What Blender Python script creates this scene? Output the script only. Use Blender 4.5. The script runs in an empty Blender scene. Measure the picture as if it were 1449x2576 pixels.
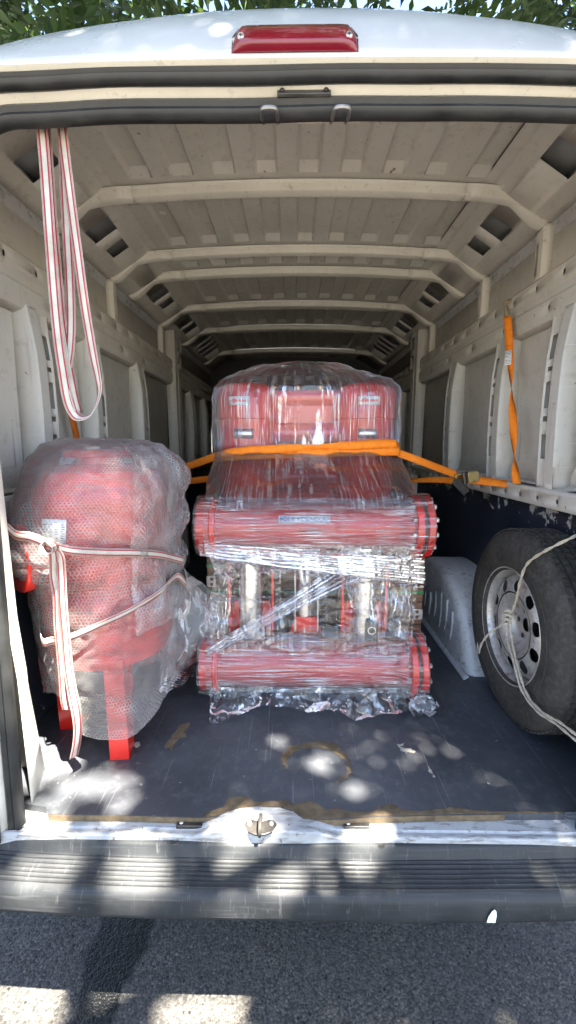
import bpy, bmesh, math, random
from mathutils import Vector, Matrix, noise
random.seed(7)
R = math.radians
scene = bpy.context.scene
col = scene.collection

# ------------------------------------------------------------------ camera
F, VPX, VPY, CZ = 1050.0, 738.0, 1118.0, 1.55          # measured on a 1449 x 2576 view of the photograph
TH = math.atan((1288 - VPY) / F)
PSI = math.atan((VPX - 724.5) / F * math.cos(TH))
cam_d = bpy.data.cameras.new('camera')
cam = bpy.data.objects.new('camera', cam_d); col.objects.link(cam)
cam.location = (0, 0, CZ)
cam.rotation_euler = (math.pi / 2 - TH, 0, PSI)
cam_d.sensor_fit = 'VERTICAL'; cam_d.sensor_height = 36.0
cam_d.lens = 36.0 * F / 2576.0
cam_d.clip_start = 0.02; cam_d.clip_end = 2000
scene.camera = cam
scene.render.resolution_x = 576; scene.render.resolution_y = 1024

# ------------------------------------------------------------------ sky, sun, exposure
SUN = Vector((-0.25, 0.30, -1.0)).normalized()          # direction the light travels
EL = math.asin(-SUN.z); AZ = math.atan2(-SUN.x, -SUN.y)
world = bpy.data.worlds.new('World'); scene.world = world; world.use_nodes = True
wn = world.node_tree; wn.nodes.clear()
sky = wn.nodes.new('ShaderNodeTexSky'); sky.sky_type = 'NISHITA'; sky.sun_disc = False
sky.sun_elevation = EL; sky.sun_rotation = AZ; sky.air_density = 1.0; sky.dust_density = 1.5; sky.ozone_density = 1.0
bg = wn.nodes.new('ShaderNodeBackground'); bg.inputs['Strength'].default_value = 0.05
wo = wn.nodes.new('ShaderNodeOutputWorld')
wn.links.new(sky.outputs[0], bg.inputs[0]); wn.links.new(bg.outputs[0], wo.inputs[0])
sun_d = bpy.data.lights.new('sun', 'SUN'); sun_d.energy = 4.6; sun_d.angle = R(0.53); sun_d.color = (1.0, 0.93, 0.80)
sun = bpy.data.objects.new('sun', sun_d); col.objects.link(sun); sun.location = (3, -4, 12)
sun.rotation_euler = SUN.to_track_quat('-Z', 'Y').to_euler()
scene.view_settings.view_transform = 'Standard'; scene.view_settings.look = 'None'
scene.view_settings.exposure = 3.95; scene.view_settings.gamma = 1.0
scene.cycles.max_bounces = 10; scene.cycles.diffuse_bounces = 8; scene.cycles.glossy_bounces = 4
scene.cycles.transmission_bounces = 6; scene.cycles.transparent_max_bounces = 24
scene.cycles.caustics_reflective = False; scene.cycles.caustics_refractive = False
scene.cycles.use_denoising = True
scene.cycles.sample_clamp_indirect = 6.0

# ------------------------------------------------------------------ materials
MATS = {}
class NT:
    def __init__(s, name):
        s.m = bpy.data.materials.new(name); s.m.use_nodes = True; s.t = s.m.node_tree; s.t.nodes.clear()
        s.out = s.n('ShaderNodeOutputMaterial'); MATS[name] = s.m
    def n(s, kind, **kw):
        x = s.t.nodes.new(kind)
        for k, v in kw.items(): setattr(x, k, v)
        return x
    def l(s, a, b): s.t.links.new(a, b)
    def coord(s, which='Object', scale=(1, 1, 1), rot=(0, 0, 0), loc=(0, 0, 0)):
        tc = s.n('ShaderNodeTexCoord'); mp = s.n('ShaderNodeMapping')
        mp.inputs['Scale'].default_value = scale; mp.inputs['Rotation'].default_value = rot; mp.inputs['Location'].default_value = loc
        s.l(tc.outputs[which], mp.inputs[0]); return mp.outputs[0]
    def noise(s, vec, scale=5, detail=4, rough=.55, dist=0):
        x = s.n('ShaderNodeTexNoise'); x.inputs['Scale'].default_value = scale; x.inputs['Detail'].default_value = detail
        x.inputs['Roughness'].default_value = rough; x.inputs['Distortion'].default_value = dist
        s.l(vec, x.inputs['Vector']); return x.outputs['Fac']
    def vor(s, vec, scale=5, feature='F1', out='Distance'):
        x = s.n('ShaderNodeTexVoronoi'); x.feature = feature; x.inputs['Scale'].default_value = scale
        s.l(vec, x.inputs['Vector']); return x.outputs[out]
    def ramp(s, fac, a, b, ca=(0, 0, 0, 1), cb=(1, 1, 1, 1)):
        x = s.n('ShaderNodeValToRGB'); e = x.color_ramp.elements
        e[0].position = a; e[1].position = b; e[0].color = c4(ca); e[1].color = c4(cb)
        s.l(fac, x.inputs[0]); return x.outputs[0]
    def mix(s, fac, a, b, mode='MIX'):
        x = s.n('ShaderNodeMix'); x.data_type = 'RGBA'; x.blend_type = mode
        for sock, v in ((x.inputs[0], fac), (x.inputs[6], a), (x.inputs[7], b)):
            if isinstance(v, (int, float)): sock.default_value = v
            elif isinstance(v, tuple): sock.default_value = c4(v)
            else: s.l(v, sock)
        return x.outputs[2]
    def math(s, op, a, b=0.0, clamp=False):
        x = s.n('ShaderNodeMath'); x.operation = op; x.use_clamp = clamp
        for sock, v in ((x.inputs[0], a), (x.inputs[1], b)):
            if isinstance(v, (int, float)): sock.default_value = v
            else: s.l(v, sock)
        return x.outputs[0]
    def bump(s, h, strength=.3, dist=.002, base=None):
        x = s.n('ShaderNodeBump'); x.inputs['Strength'].default_value = strength; x.inputs['Distance'].default_value = dist
        s.l(h, x.inputs['Height'])
        if base is not None: s.l(base, x.inputs['Normal'])
        return x.outputs[0]
    def bsdf(s, color, rough=.5, metal=0., normal=None, spec=.5, coat=0., trans=0.):
        b = s.n('ShaderNodeBsdfPrincipled')
        for k, v in (('Base Color', color), ('Roughness', rough), ('Metallic', metal), ('Specular IOR Level', spec), ('Coat Weight', coat)):
            if isinstance(v, (int, float)): b.inputs[k].default_value = v
            elif isinstance(v, tuple): b.inputs[k].default_value = c4(v)
            else: s.l(v, b.inputs[k])
        if normal is not None: s.l(normal, b.inputs['Normal'])
        s.sh = b.outputs[0]; s.l(b.outputs[0], s.out.inputs[0]); return b
def c4(c): return tuple(c) if len(c) == 4 else (c[0], c[1], c[2], 1.0)

def simple(name, c1, c2, scale=6, rough=.5, metal=0., bump=0., bscale=80, spec=.5, coat=0., rvar=.12):
    t = NT(name); v = t.coord()
    n1 = t.noise(v, scale, 5, .6)
    cc = t.ramp(n1, .3, .7, c1, c2)
    rr = t.ramp(n1, .25, .75, (max(0, rough - rvar),) * 3, (min(1, rough + rvar),) * 3)
    nm = t.bump(t.noise(v, bscale, 3), bump, .001) if bump else None
    t.bsdf(cc, rr, metal, nm, spec, coat); return t

simple('rubber', (.010, .0105, .011), (.028, .029, .028), 14, .42, bump=.3, bscale=40)
simple('dark_metal', (.05, .048, .045), (.11, .10, .09), 30, .45, .7, bump=.3)
simple('zinc', (.55, .55, .56), (.72, .71, .70), 40, .32, .85)
simple('dull_steel', (.20, .20, .20), (.32, .32, .31), 40, .4, .8)
simple('brass', (.62, .42, .12), (.75, .55, .20), 30, .3, .9)
simple('black_plastic', (.015, .015, .016), (.03, .03, .03), 20, .35)
simple('orange_web', (.80, .19, .012), (.95, .27, .02), 60, .7, bump=.5, bscale=900, spec=.25)
simple('old_orange_web', (.42, .10, .015), (.55, .15, .02), 60, .75, bump=.5, bscale=900, spec=.2)
simple('yellow_zinc', (.50, .42, .18), (.68, .58, .28), 60, .35, .85)
simple('label_white', (.82, .82, .80), (.88, .88, .86), 30, .5)
simple('label_red', (.62, .03, .04), (.7, .05, .05), 30, .45)
simple('label_blue', (.02, .07, .28), (.03, .10, .36), 30, .45)
simple('label_print', (.10, .10, .10), (.18, .18, .18), 30, .6)
simple('green_band', (.01, .16, .05), (.02, .24, .08), 40, .4)
simple('worn_wood', (.075, .055, .035), (.19, .14, .085), 34, .85, bump=.8, bscale=120, spec=.2)
simple('rope_fibre', (.42, .36, .27), (.62, .56, .44), 120, .9, bump=.8, bscale=400, spec=.1)
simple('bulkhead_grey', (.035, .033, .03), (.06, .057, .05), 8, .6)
simple('bark', (.05, .035, .022), (.11, .08, .055), 20, .9, bump=1., bscale=60)
simple('pale_stain', (.30, .27, .22), (.46, .42, .34), 40, .8)

# interior primer paint: greyish beige with dirt, faint runs and scuffs
t = NT('grey_paint'); v = t.coord()
n1 = t.noise(v, 3.2, 6, .6); n2 = t.noise(v, 28, 4, .6)
base = t.ramp(n1, .3, .72, (.545, .515, .455), (.635, .605, .545))
dirt = t.ramp(n2, .56, .74)
base = t.mix(t.math('MULTIPLY', dirt, .45), base, (.36, .33, .28))
sc = t.noise(t.coord(scale=(1, 8, 90), rot=(.5, .3, .1)), 2.2, 3, .5)
base = t.mix(t.ramp(sc, .70, .74), base, (.72, .70, .66))
sd = t.noise(t.coord(scale=(60, 60, 3), rot=(.2, .1, .0)), 1.0, 3, .6)
base = t.mix(t.math('MULTIPLY', t.ramp(sd, .62, .72), .35), base, (.26, .235, .20))
spk = t.noise(v, 46, 2, .5)
base = t.mix(t.ramp(spk, .735, .76), base, (.20, .17, .13))
t.bsdf(base, t.ramp(n2, .3, .7, (.34,) * 3, (.52,) * 3), 0, t.bump(t.noise(v, 190, 2), .12, .0006))

# seam lines / panel tape, a touch lighter
t = NT('cream_paint'); v = t.coord()
n1 = t.noise(v, 6, 6, .65); n2 = t.noise(v, 55, 4, .6)
base = t.ramp(n1, .3, .7, (.64, .605, .52), (.74, .705, .62))
base = t.mix(t.math('MULTIPLY', t.ramp(n2, .6, .75), .5), base, (.30, .25, .18))
t.bsdf(base, .4, 0, t.bump(n2, .1, .0006))

# outside white enamel, dusty
t = NT('white_paint'); v = t.coord()
n1 = t.noise(v, 3, 6, .6); n2 = t.noise(v, 90, 3, .6)
base = t.ramp(n1, .3, .7, (.38, .385, .395), (.45, .45, .46))
base = t.mix(t.math('MULTIPLY', t.ramp(n2, .55, .8), .25), base, (.45, .44, .42))
t.bsdf(base, t.ramp(n1, .3, .7, (.22,) * 3, (.38,) * 3), 0, None, .5, .4)

# sill: white enamel worn to metal and rust
t = NT('worn_white'); v = t.coord()
n1 = t.noise(v, 9, 7, .7); n2 = t.noise(t.coord(scale=(14, 70, 60)), 1, 5, .65); n3 = t.noise(v, 60, 5, .7)
base = t.ramp(n1, .25, .75, (.28, .29, .30), (.46, .47, .47))
base = t.mix(t.math('MULTIPLY', t.ramp(n2, .52, .62), .8), base, (.17, .16, .15))
base = t.mix(t.math('MULTIPLY', t.ramp(n3, .61, .68), .9), base, (.13, .065, .035))
t.bsdf(base, t.ramp(n3, .3, .7, (.28,) * 3, (.55,) * 3), 0, t.bump(n3, .25, .001))

# dirty dinged white wheel housing
t = NT('arch_paint'); v = t.coord()
n1 = t.noise(v, 7, 6, .65); n2 = t.noise(v, 38, 6, .7)
base = t.ramp(n1, .3, .7, (.38, .38, .38), (.52, .52, .52))
base = t.mix(t.math('MULTIPLY', t.ramp(n2, .53, .66), .75), base, (.15, .135, .12))
t.bsdf(base, .5, 0, t.bump(n1, .5, .006))

# navy floor coating: dusty, scratched in many directions
t = NT('navy_floor'); v = t.coord()
n1 = t.noise(v, 4.5, 6, .62); n2 = t.noise(v, 40, 5, .65)
base = t.ramp(n1, .3, .72, (.036, .039, .046), (.068, .073, .082))
base = t.mix(t.math('MULTIPLY', t.ramp(n2, .5, .8), .55), base, (.13, .13, .135))
rough = t.ramp(n1, .3, .7, (.30,) * 3, (.52,) * 3)
for (sx, sy, rz, th, am) in ((160, 2.2, .25, .70, .55), (130, 3, -.5, .715, .5), (190, 4, 1.1, .72, .45), (90, 1.3, .05, .735, .6), (60, 60, .3, .735, .6)):
    s_ = t.noise(t.coord(scale=(sx, sy, 1), rot=(0, 0, rz), loc=(sx * .37, sy, 0)), 1, 2, .5)
    base = t.mix(t.math('MULTIPLY', t.ramp(s_, th, th + .025), am), base, (.23, .235, .245))
t.bsdf(base, rough, 0, t.bump(n2, .12, .001))

# navy paint on the lower walls flaking off the grey primer near the top edge
t = NT('navy_wall'); v = t.coord()
n1 = t.noise(v, 5, 5, .6); n3 = t.noise(v, 17, 6, .7, .4); n4 = t.noise(v, 70, 4, .6)
base = t.ramp(n1, .3, .7, (.012, .016, .026), (.024, .030, .045))
sep = t.n('ShaderNodeSeparateXYZ'); t.l(v, sep.inputs[0])
edge = t.n('ShaderNodeMapRange'); edge.inputs[1].default_value = 1.20; edge.inputs[2].default_value = 1.335; edge.inputs[3].default_value = 0; edge.inputs[4].default_value = .20
t.l(sep.outputs[2], edge.inputs[0])
low = t.n('ShaderNodeMapRange'); low.inputs[1].default_value = .80; low.inputs[2].default_value = .60; low.inputs[3].default_value = 0; low.inputs[4].default_value = .08
t.l(sep.outputs[2], low.inputs[0])
chip = t.ramp(t.math('ADD', t.math('ADD', n3, edge.outputs[0]), low.outputs[0]), .70, .712)
chip2 = t.ramp(n4, .745, .76)
base = t.mix(chip, base, (.42, .40, .36)); base = t.mix(t.math('MULTIPLY', chip2, .8), base, (.45, .44, .42))
t.bsdf(base, .5, 0, t.bump(chip, .6, -.001))

# bumper plastic: scratched along and across
t = NT('bumper_plastic'); v = t.coord()
n1 = t.noise(v, 7, 6, .65); n2 = t.noise(t.coord(scale=(5, 160, 160)), 1, 4, .6); n3 = t.noise(t.coord(scale=(130, 22, 14), rot=(0, 0, .12)), 1, 5, .65, 1.2)
base = t.ramp(n1, .28, .72, (.014, .0155, .017), (.036, .038, .040))
base = t.mix(t.math('MULTIPLY', t.ramp(n2, .56, .74), .45), base, (.085, .088, .09))
base = t.mix(t.math('MULTIPLY', t.ramp(n3, .60, .74), .6), base, (.15, .15, .145))
t.bsdf(base, t.ramp(n1, .3, .7, (.45,) * 3, (.68,) * 3), 0, t.bump(n2, .2, .001), .35)

# asphalt
t = NT('asphalt_road'); v = t.coord()
ag = t.vor(v, 170, 'F1', 'Color'); d = t.vor(v, 170)
sepc = t.n('ShaderNodeSeparateColor'); t.l(ag, sepc.inputs[0])
n1 = t.noise(v, 2.6, 5, .6); n2 = t.noise(v, 60, 4, .6)
base = t.ramp(sepc.outputs[0], .05, .95, (.055, .052, .048), (.21, .198, .18))
base = t.mix(t.ramp(sepc.outputs[1], .93, .95), base, (.26, .25, .23))
base = t.mix(t.ramp(n1, .35, .65, (0,) * 3, (.5,) * 3), base, (.09, .092, .094))
shade_xyz = t.n('ShaderNodeSeparateXYZ'); t.l(v, shade_xyz.inputs[0])
base = t.mix(t.ramp(t.math('ADD', shade_xyz.outputs[1], t.math('MULTIPLY', t.noise(v, 3, 4), .4)), .3, .5, (0,) * 3, (1,) * 3), base, t.mix(1.0, base, (.46, .45, .44), 'MULTIPLY'))  # shade round the van put into the road colour; left paler behind for bounce
sp2 = t.vor(v, 60, 'F1', 'Color'); s2c = t.n('ShaderNodeSeparateColor'); t.l(sp2, s2c.inputs[0]); d2 = t.vor(v, 60)
base = t.mix(t.math('MULTIPLY', t.ramp(s2c.outputs[2], .90, .92), t.ramp(d2, .14, .30, (.8, .8, .8), (0, 0, 0))), base, (.13, .124, .11))
base = t.mix(t.math('MULTIPLY', t.ramp(s2c.outputs[0], .90, .92), t.ramp(d2, .20, .30, (1, 1, 1), (0, 0, 0))), base, (.008, .008, .009))
# a damp trail running out from under the bumper
sp = t.n('ShaderNodeSeparateXYZ'); t.l(v, sp.inputs[0])
wob = t.math('MULTIPLY', t.math('SUBTRACT', t.noise(v, 9, 4, .6), .5), .16)
wet = t.math('ABSOLUTE', t.math('SUBTRACT', t.math('ADD', sp.outputs[0], wob), -.545))
wetm = t.ramp(wet, .072, .090, (1, 1, 1), (0, 0, 0))
far = t.ramp(t.math('ADD', sp.outputs[1], wob), .70, .80)
wetm = t.math('MULTIPLY', wetm, far)
base = t.mix(t.math('MULTIPLY', wetm, .92), base, (.005, .0055, .006))
h = t.math('ADD', t.math('MULTIPLY', d, -.6), n2)
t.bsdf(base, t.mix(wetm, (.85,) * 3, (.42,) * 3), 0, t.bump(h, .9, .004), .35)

# red gloss enamel
t = NT('red_enamel'); v = t.coord(); n1 = t.noise(v, 5, 4, .5)
t.bsdf(t.ramp(n1, .3, .7, (.58, .018, .012), (.70, .030, .018)), .24, 0, t.bump(t.noise(v, 130, 2), .05, .0008), .5, .35)
simple('red_lamp', (.15, .004, .012), (.20, .006, .016), 8, .16, coat=.6, rvar=.04)
simple('stainless', (.60, .58, .53), (.74, .72, .68), 12, .28, .9, rvar=.08)

# timber boards
t = NT('timber'); v = t.coord(scale=(3, 3, 40)); n1 = t.noise(v, 1.3, 6, .6, .6); n2 = t.noise(t.coord(), 5, 4, .6)
base = t.ramp(n1, .3, .7, (.13, .065, .033), (.30, .17, .10)); base = t.mix(t.math('MULTIPLY', n2, .35), base, (.14, .08, .055))
t.bsdf(base, .75, 0, t.bump(n1, .4, .002), .25)

# woven webbing, cream with two red lines a side (drawn along the strap's own width)
t = NT('striped_web'); uv = t.coord('UV'); sp = t.n('ShaderNodeSeparateXYZ'); t.l(uv, sp.inputs[0])
a = t.math('ABSOLUTE', t.math('SUBTRACT', sp.outputs[0], .5))
s1 = t.math('LESS_THAN', t.math('ABSOLUTE', t.math('SUBTRACT', a, .29)), .080)
s2 = t.math('LESS_THAN', t.math('ABSOLUTE', t.math('SUBTRACT', a, .435)), .022)
w = t.math('MULTIPLY', t.math('ADD', t.math('SINE', t.math('MULTIPLY', sp.outputs[1], 1400.0)), 1.0), .5)
dn = t.noise(t.coord(), 18, 5, .6)
base = t.ramp(dn, .3, .75, (.36, .33, .275), (.54, .51, .45))
base = t.mix(t.math('MULTIPLY', t.math('MAXIMUM', s1, s2), .92), base, (.27, .014, .026))
t.bsdf(base, .8, 0, t.bump(w, .5, .0006), .2)

# tyre rubber, dusty
t = NT('tyre_rubber'); v = t.coord(); n1 = t.noise(v, 7, 6, .65); n2 = t.noise(v, 60, 5, .7)
base = t.ramp(n1, .3, .72, (.024, .023, .021), (.060, .056, .049)); base = t.mix(t.math('MULTIPLY', t.ramp(n2, .46, .70), .5), base, (.12, .107, .088))
t.bsdf(base, .72, 0, t.bump(n2, .35, .0015), .3)
t = NT('rim_paint'); v = t.coord(); n1 = t.noise(v, 9, 6, .65); n2 = t.noise(v, 34, 6, .7)
base = t.ramp(n1, .3, .7, (.42, .40, .37), (.60, .58, .55)); base = t.mix(t.math('MULTIPLY', t.ramp(n2, .50, .66), .75), base, (.17, .115, .075))
t.bsdf(base, .4, .45, t.bump(n2, .15, .001))

# leaves
t = NT('leaf'); oi = t.n('ShaderNodeNewGeometry')
v = t.coord(); n1 = t.noise(v, 1.6, 3, .6)
cc = t.ramp(oi.outputs['Random Per Island'], 0, 1, (.016, .042, .010), (.045, .085, .017))
df = t.n('ShaderNodeBsdfPrincipled'); t.l(cc, df.inputs['Base Color']); df.inputs['Roughness'].default_value = .45
tr = t.n('ShaderNodeBsdfTranslucent'); t.l(t.mix(.35, cc, (.12, .18, .02)), tr.inputs[0])
mx = t.n('ShaderNodeMixShader'); mx.inputs[0].default_value = .38
t.l(df.outputs[0], mx.inputs[1]); t.l(tr.outputs[0], mx.inputs[2]); t.l(mx.outputs[0], t.out.inputs[0])

# clear stretch film: layers of film pulled into fine parallel pleats (UV: x runs across the pleats)
def film(name, sx, sy, cover, haze, fine=1.0, gloss=.45):
    t = NT(name); uv = t.coord('UV', scale=(sx, sy, 1))
    w1 = t.noise(uv, 1.0, 3, .6, .25); w2 = t.noise(t.coord('UV', scale=(sx * 2.7, sy * 1.6, 1), rot=(0, 0, .10)), 1.0, 3, .6)
    w3 = t.noise(t.coord('Object'), 9, 4, .6, .8)
    pleat = t.math('MAXIMUM', t.ramp(w1, .54, .62), t.math('MULTIPLY', t.ramp(w2, .57, .64), .8 * fine))
    clump = t.ramp(w3, .32, .66, (.30,) * 3, (1,) * 3)
    pleat = t.math('MULTIPLY', pleat, clump)
    hgt = t.math('ADD', w1, t.math('MULTIPLY', w2, .6))
    nm = t.bump(hgt, 1.0, .010, t.bump(w3, .5, .03))
    tp = t.n('ShaderNodeBsdfTransparent'); tp.inputs[0].default_value = (.97, .97, .98, 1)
    gl = t.n('ShaderNodeBsdfGlossy'); gl.inputs[0].default_value = (1, 1, 1, 1); gl.inputs['Roughness'].default_value = .07; t.l(nm, gl.inputs['Normal'])
    df = t.n('ShaderNodeBsdfDiffuse'); df.inputs[0].default_value = (.86, .87, .90, 1); t.l(nm, df.inputs['Normal'])
    tl = t.n('ShaderNodeBsdfTranslucent'); tl.inputs[0].default_value = (.86, .87, .90, 1)
    sc = t.n('ShaderNodeMixShader'); sc.inputs[0].default_value = .45; t.l(df.outputs[0], sc.inputs[1]); t.l(tl.outputs[0], sc.inputs[2])
    fr = t.n('ShaderNodeFresnel'); fr.inputs[0].default_value = 1.45
    m1 = t.n('ShaderNodeMixShader'); t.l(t.math('ADD', t.math('MULTIPLY', pleat, cover), haze, True), m1.inputs[0]); t.l(tp.outputs[0], m1.inputs[1]); t.l(sc.outputs[0], m1.inputs[2])
    m2 = t.n('ShaderNodeMixShader'); t.l(t.math('ADD', t.math('MULTIPLY', fr.outputs[0], 1.5), t.math('MULTIPLY', pleat, gloss), True), m2.inputs[0]); t.l(m1.outputs[0], m2.inputs[1]); t.l(gl.outputs[0], m2.inputs[2])
    t.l(m2.outputs[0], t.out.inputs[0]); return t
film('film_tight', 150, 4, .42, .03)
film('film_hood', 85, 6, .34, .075)
film('film_loose', 38, 16, .20, .02, 1, .32)
film('film_tail', 20, 14, .10, .015, .6, .30)
film('film_clear', 40, 4, .10, .015, .6, .14)
film('film_cross', 120, 5, .30, .0, .8, .35)
film('film_rope', 150, 2.5, .40, .02)

# bubble wrap: staggered round bubbles, milky film between them (UV in metres)
t = NT('bubble_wrap')
def lattice(off):
    uvv = t.coord('UV', scale=(100, 100 / 1.732, 1), loc=(off, off, 0))
    fr_ = t.n('ShaderNodeVectorMath'); fr_.operation = 'FRACTION'; t.l(uvv, fr_.inputs[0])
    su = t.n('ShaderNodeVectorMath'); su.operation = 'SUBTRACT'; t.l(fr_.outputs[0], su.inputs[0]); su.inputs[1].default_value = (.5, .5, 0)
    ml = t.n('ShaderNodeVectorMath'); ml.operation = 'MULTIPLY'; t.l(su.outputs[0], ml.inputs[0]); ml.inputs[1].default_value = (1, 1.732, 0)
    le = t.n('ShaderNodeVectorMath'); le.operation = 'LENGTH'; t.l(ml.outputs[0], le.inputs[0]); return le.outputs['Value']
dist = t.math('MINIMUM', lattice(0), lattice(.5))
dome = t.math('SQRT', t.math('MAXIMUM', t.math('SUBTRACT', .20, t.math('MULTIPLY', dist, dist)), 0))
ring = t.math('SUBTRACT', 1.0, t.math('MULTIPLY', t.math('ABSOLUTE', t.math('SUBTRACT', dist, .44)), 7.0), True)
big = t.noise(t.coord(), 7, 5, .6, .8)
nm = t.bump(dome, 1.0, .004, t.bump(big, .7, .03))
tp = t.n('ShaderNodeBsdfTransparent'); tp.inputs[0].default_value = (.95, .95, .95, 1)
df = t.n('ShaderNodeBsdfDiffuse'); df.inputs[0].default_value = (.93, .92, .91, 1)
tl = t.n('ShaderNodeBsdfTranslucent'); tl.inputs[0].default_value = (.93, .92, .91, 1)
sc = t.n('ShaderNodeMixShader'); sc.inputs[0].default_value = .5; t.l(df.outputs[0], sc.inputs[1]); t.l(tl.outputs[0], sc.inputs[2])
gl = t.n('ShaderNodeBsdfGlossy'); gl.inputs['Roughness'].default_value = .12; t.l(nm, gl.inputs['Normal'])
fr = t.n('ShaderNodeFresnel'); fr.inputs[0].default_value = 1.5
lw = t.n('ShaderNodeLayerWeight'); lw.inputs[0].default_value = .25
fac = t.math('ADD', t.math('ADD', .05, t.math('MULTIPLY', ring, .19)), t.math('ADD', t.math('MULTIPLY', t.ramp(big, .48, .75), .16), t.math('MULTIPLY', lw.outputs['Facing'], .30)), True)
m1 = t.n('ShaderNodeMixShader'); t.l(fac, m1.inputs[0]); t.l(tp.outputs[0], m1.inputs[1]); t.l(sc.outputs[0], m1.inputs[2])
m2 = t.n('ShaderNodeMixShader'); t.l(t.math('ADD', t.math('MULTIPLY', fr.outputs[0], 1.2), t.math('MULTIPLY', ring, .10), True), m2.inputs[0]); t.l(m1.outputs[0], m2.inputs[1]); t.l(gl.outputs[0], m2.inputs[2])
t.l(m2.outputs[0], t.out.inputs[0])

# ------------------------------------------------------------------ mesh helpers
class MB:
    def __init__(s): s.v = []; s.f = []; s.uv = []
    def add(s, vs, fs, uvs=None):
        o = len(s.v); s.v += [tuple(p) for p in vs]; s.f += [tuple(i + o for i in f) for f in fs]
        s.uv += list(uvs) if uvs else [(0, 0)] * len(vs)
        return s
    def box(s, x0, x1, y0, y1, z0, z1):
        vs = [(x, y, z) for z in (z0, z1) for y in (y0, y1) for x in (x0, x1)]
        return s.add(vs, [(0, 2, 3, 1), (4, 5, 7, 6), (0, 1, 5, 4), (2, 6, 7, 3), (0, 4, 6, 2), (1, 3, 7, 5)])
    def obox(s, M, hx, hy, hz):
        vs = [M @ Vector((x, y, z)) for z in (-hz, hz) for y in (-hy, hy) for x in (-hx, hx)]
        return s.add(vs, [(0, 2, 3, 1), (4, 5, 7, 6), (0, 1, 5, 4), (2, 6, 7, 3), (0, 4, 6, 2), (1, 3, 7, 5)])
    def tube(s, pts, r, n=10, cap=True, closed=False):
        pts = [Vector(p) for p in pts]; rr = r if isinstance(r, (list, tuple)) else [r] * len(pts)
        vs = []; uvs = []; fs = []; L = 0; up = None
        for i, p in enumerate(pts):
            a = pts[i - 1] if (i or closed) else pts[0]; b = pts[(i + 1) % len(pts)] if (closed or i < len(pts) - 1) else pts[-1]
            d = (b - a).normalized()
            if up is None: up = d.orthogonal().normalized()
            up = (up - d * up.dot(d)); up = up.normalized() if up.length > 1e-6 else d.orthogonal().normalized()
            sd = d.cross(up)
            if i: L += (p - pts[i - 1]).length
            for k in range(n):
                an = 2 * math.pi * k / n
                vs.append(p + (up * math.cos(an) + sd * math.sin(an)) * rr[i]); uvs.append((k / n, L))
        m = len(pts)
        for i in range(m if closed else m - 1):
            for k in range(n):
                j = (i + 1) % m
                fs.append((i * n + k, i * n + (k + 1) % n, j * n + (k + 1) % n, j * n + k))
        if cap and not closed: fs += [tuple(range(n))[::-1], tuple((m - 1) * n + k for k in range(n))]
        return s.add(vs, fs, uvs)
    def lathe(s, prof, M, n=40, a0=0, a1=2 * math.pi, cap=False):
        full = abs(a1 - a0 - 2 * math.pi) < 1e-6; cols = n if full else n + 1
        vs = []; fs = []; uvs = []
        for i, (r, h) in enumerate(prof):
            for k in range(cols):
                an = a0 + (a1 - a0) * k / n
                vs.append(M @ Vector((r * math.cos(an), r * math.sin(an), h))); uvs.append((k / n, i / max(1, len(prof) - 1)))
        for i in range(len(prof) - 1):
            for k in range(n):
                fs.append((i * cols + k, i * cols + (k + 1) % cols, (i + 1) * cols + (k + 1) % cols, (i + 1) * cols + k))
        return s.add(vs, fs, uvs)
    def sheet(s, us, vs_, fn, holes=(), uvfn=None):
        us = sorted(set([round(u, 5) for u in us] + [round(h[i], 5) for h in holes for i in (0, 1)]))
        vv = sorted(set([round(u, 5) for u in vs_] + [round(h[i], 5) for h in holes for i in (2, 3)]))
        pts = [fn(u, v) for v in vv for u in us]; n = len(us); fs = []
        for j in range(len(vv) - 1):
            for i in range(n - 1):
                cu = (us[i] + us[i + 1]) / 2; cv = (vv[j] + vv[j + 1]) / 2
                if any(h[0] < cu < h[1] and h[2] < cv < h[3] for h in holes): continue
                fs.append((j * n + i, j * n + i + 1, (j + 1) * n + i + 1, (j + 1) * n + i))
        return s.add(pts, fs, [(uvfn(u, v) if uvfn else (u, v)) for v in vv for u in us])
    def prism(s, poly, fn, d0, d1):
        n = len(poly); vs = [fn(p[0], p[1], d0) for p in poly] + [fn(p[0], p[1], d1) for p in poly]
        fs = [tuple(range(n))[::-1], tuple(range(n, 2 * n))] + [(i, (i + 1) % n, n + (i + 1) % n, n + i) for i in range(n)]
        return s.add(vs, fs)
    def ribbon(s, pts, wid, half):
        pts = [Vector(p) for p in pts]; vs = []; uvs = []; L = 0
        for i, p in enumerate(pts):
            w = Vector(wid[i] if isinstance(wid, list) else wid).normalized()
            h_ = half[i] if isinstance(half, (list, tuple)) else half
            if i: L += (p - pts[i - 1]).length
            vs += [p - w * h_, p, p + w * h_]; uvs += [(0, L), (.5, L), (1, L)]
        fs = []
        for i in range(len(pts) - 1):
            fs += [(3 * i, 3 * i + 1, 3 * i + 4, 3 * i + 3), (3 * i + 1, 3 * i + 2, 3 * i + 5, 3 * i + 4)]
        return s.add(vs, fs, uvs)
    def build(s, name, mat, parent=None, smooth=35, solid=0, bevel=0, sub=0, wn=False):
        me = bpy.data.meshes.new(name); me.from_pydata(s.v, [], s.f); 
        ul = me.uv_layers.new(name='UVMap')
        vi = [0] * len(me.loops); me.loops.foreach_get('vertex_index', vi)
        fl = [c for i in vi for c in s.uv[i]]; ul.data.foreach_set('uv', fl)
        bm = bmesh.new(); bm.from_mesh(me)
        bmesh.ops.remove_doubles(bm, verts=bm.verts, dist=1e-6) if not s_keep_uv(mat) else None
        bmesh.ops.recalc_face_normals(bm, faces=bm.faces); bm.to_mesh(me); bm.free()
        if smooth:
            me.shade_smooth(); me.set_sharp_from_angle(angle=R(smooth))
        me.materials.append(MATS[mat])
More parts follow.
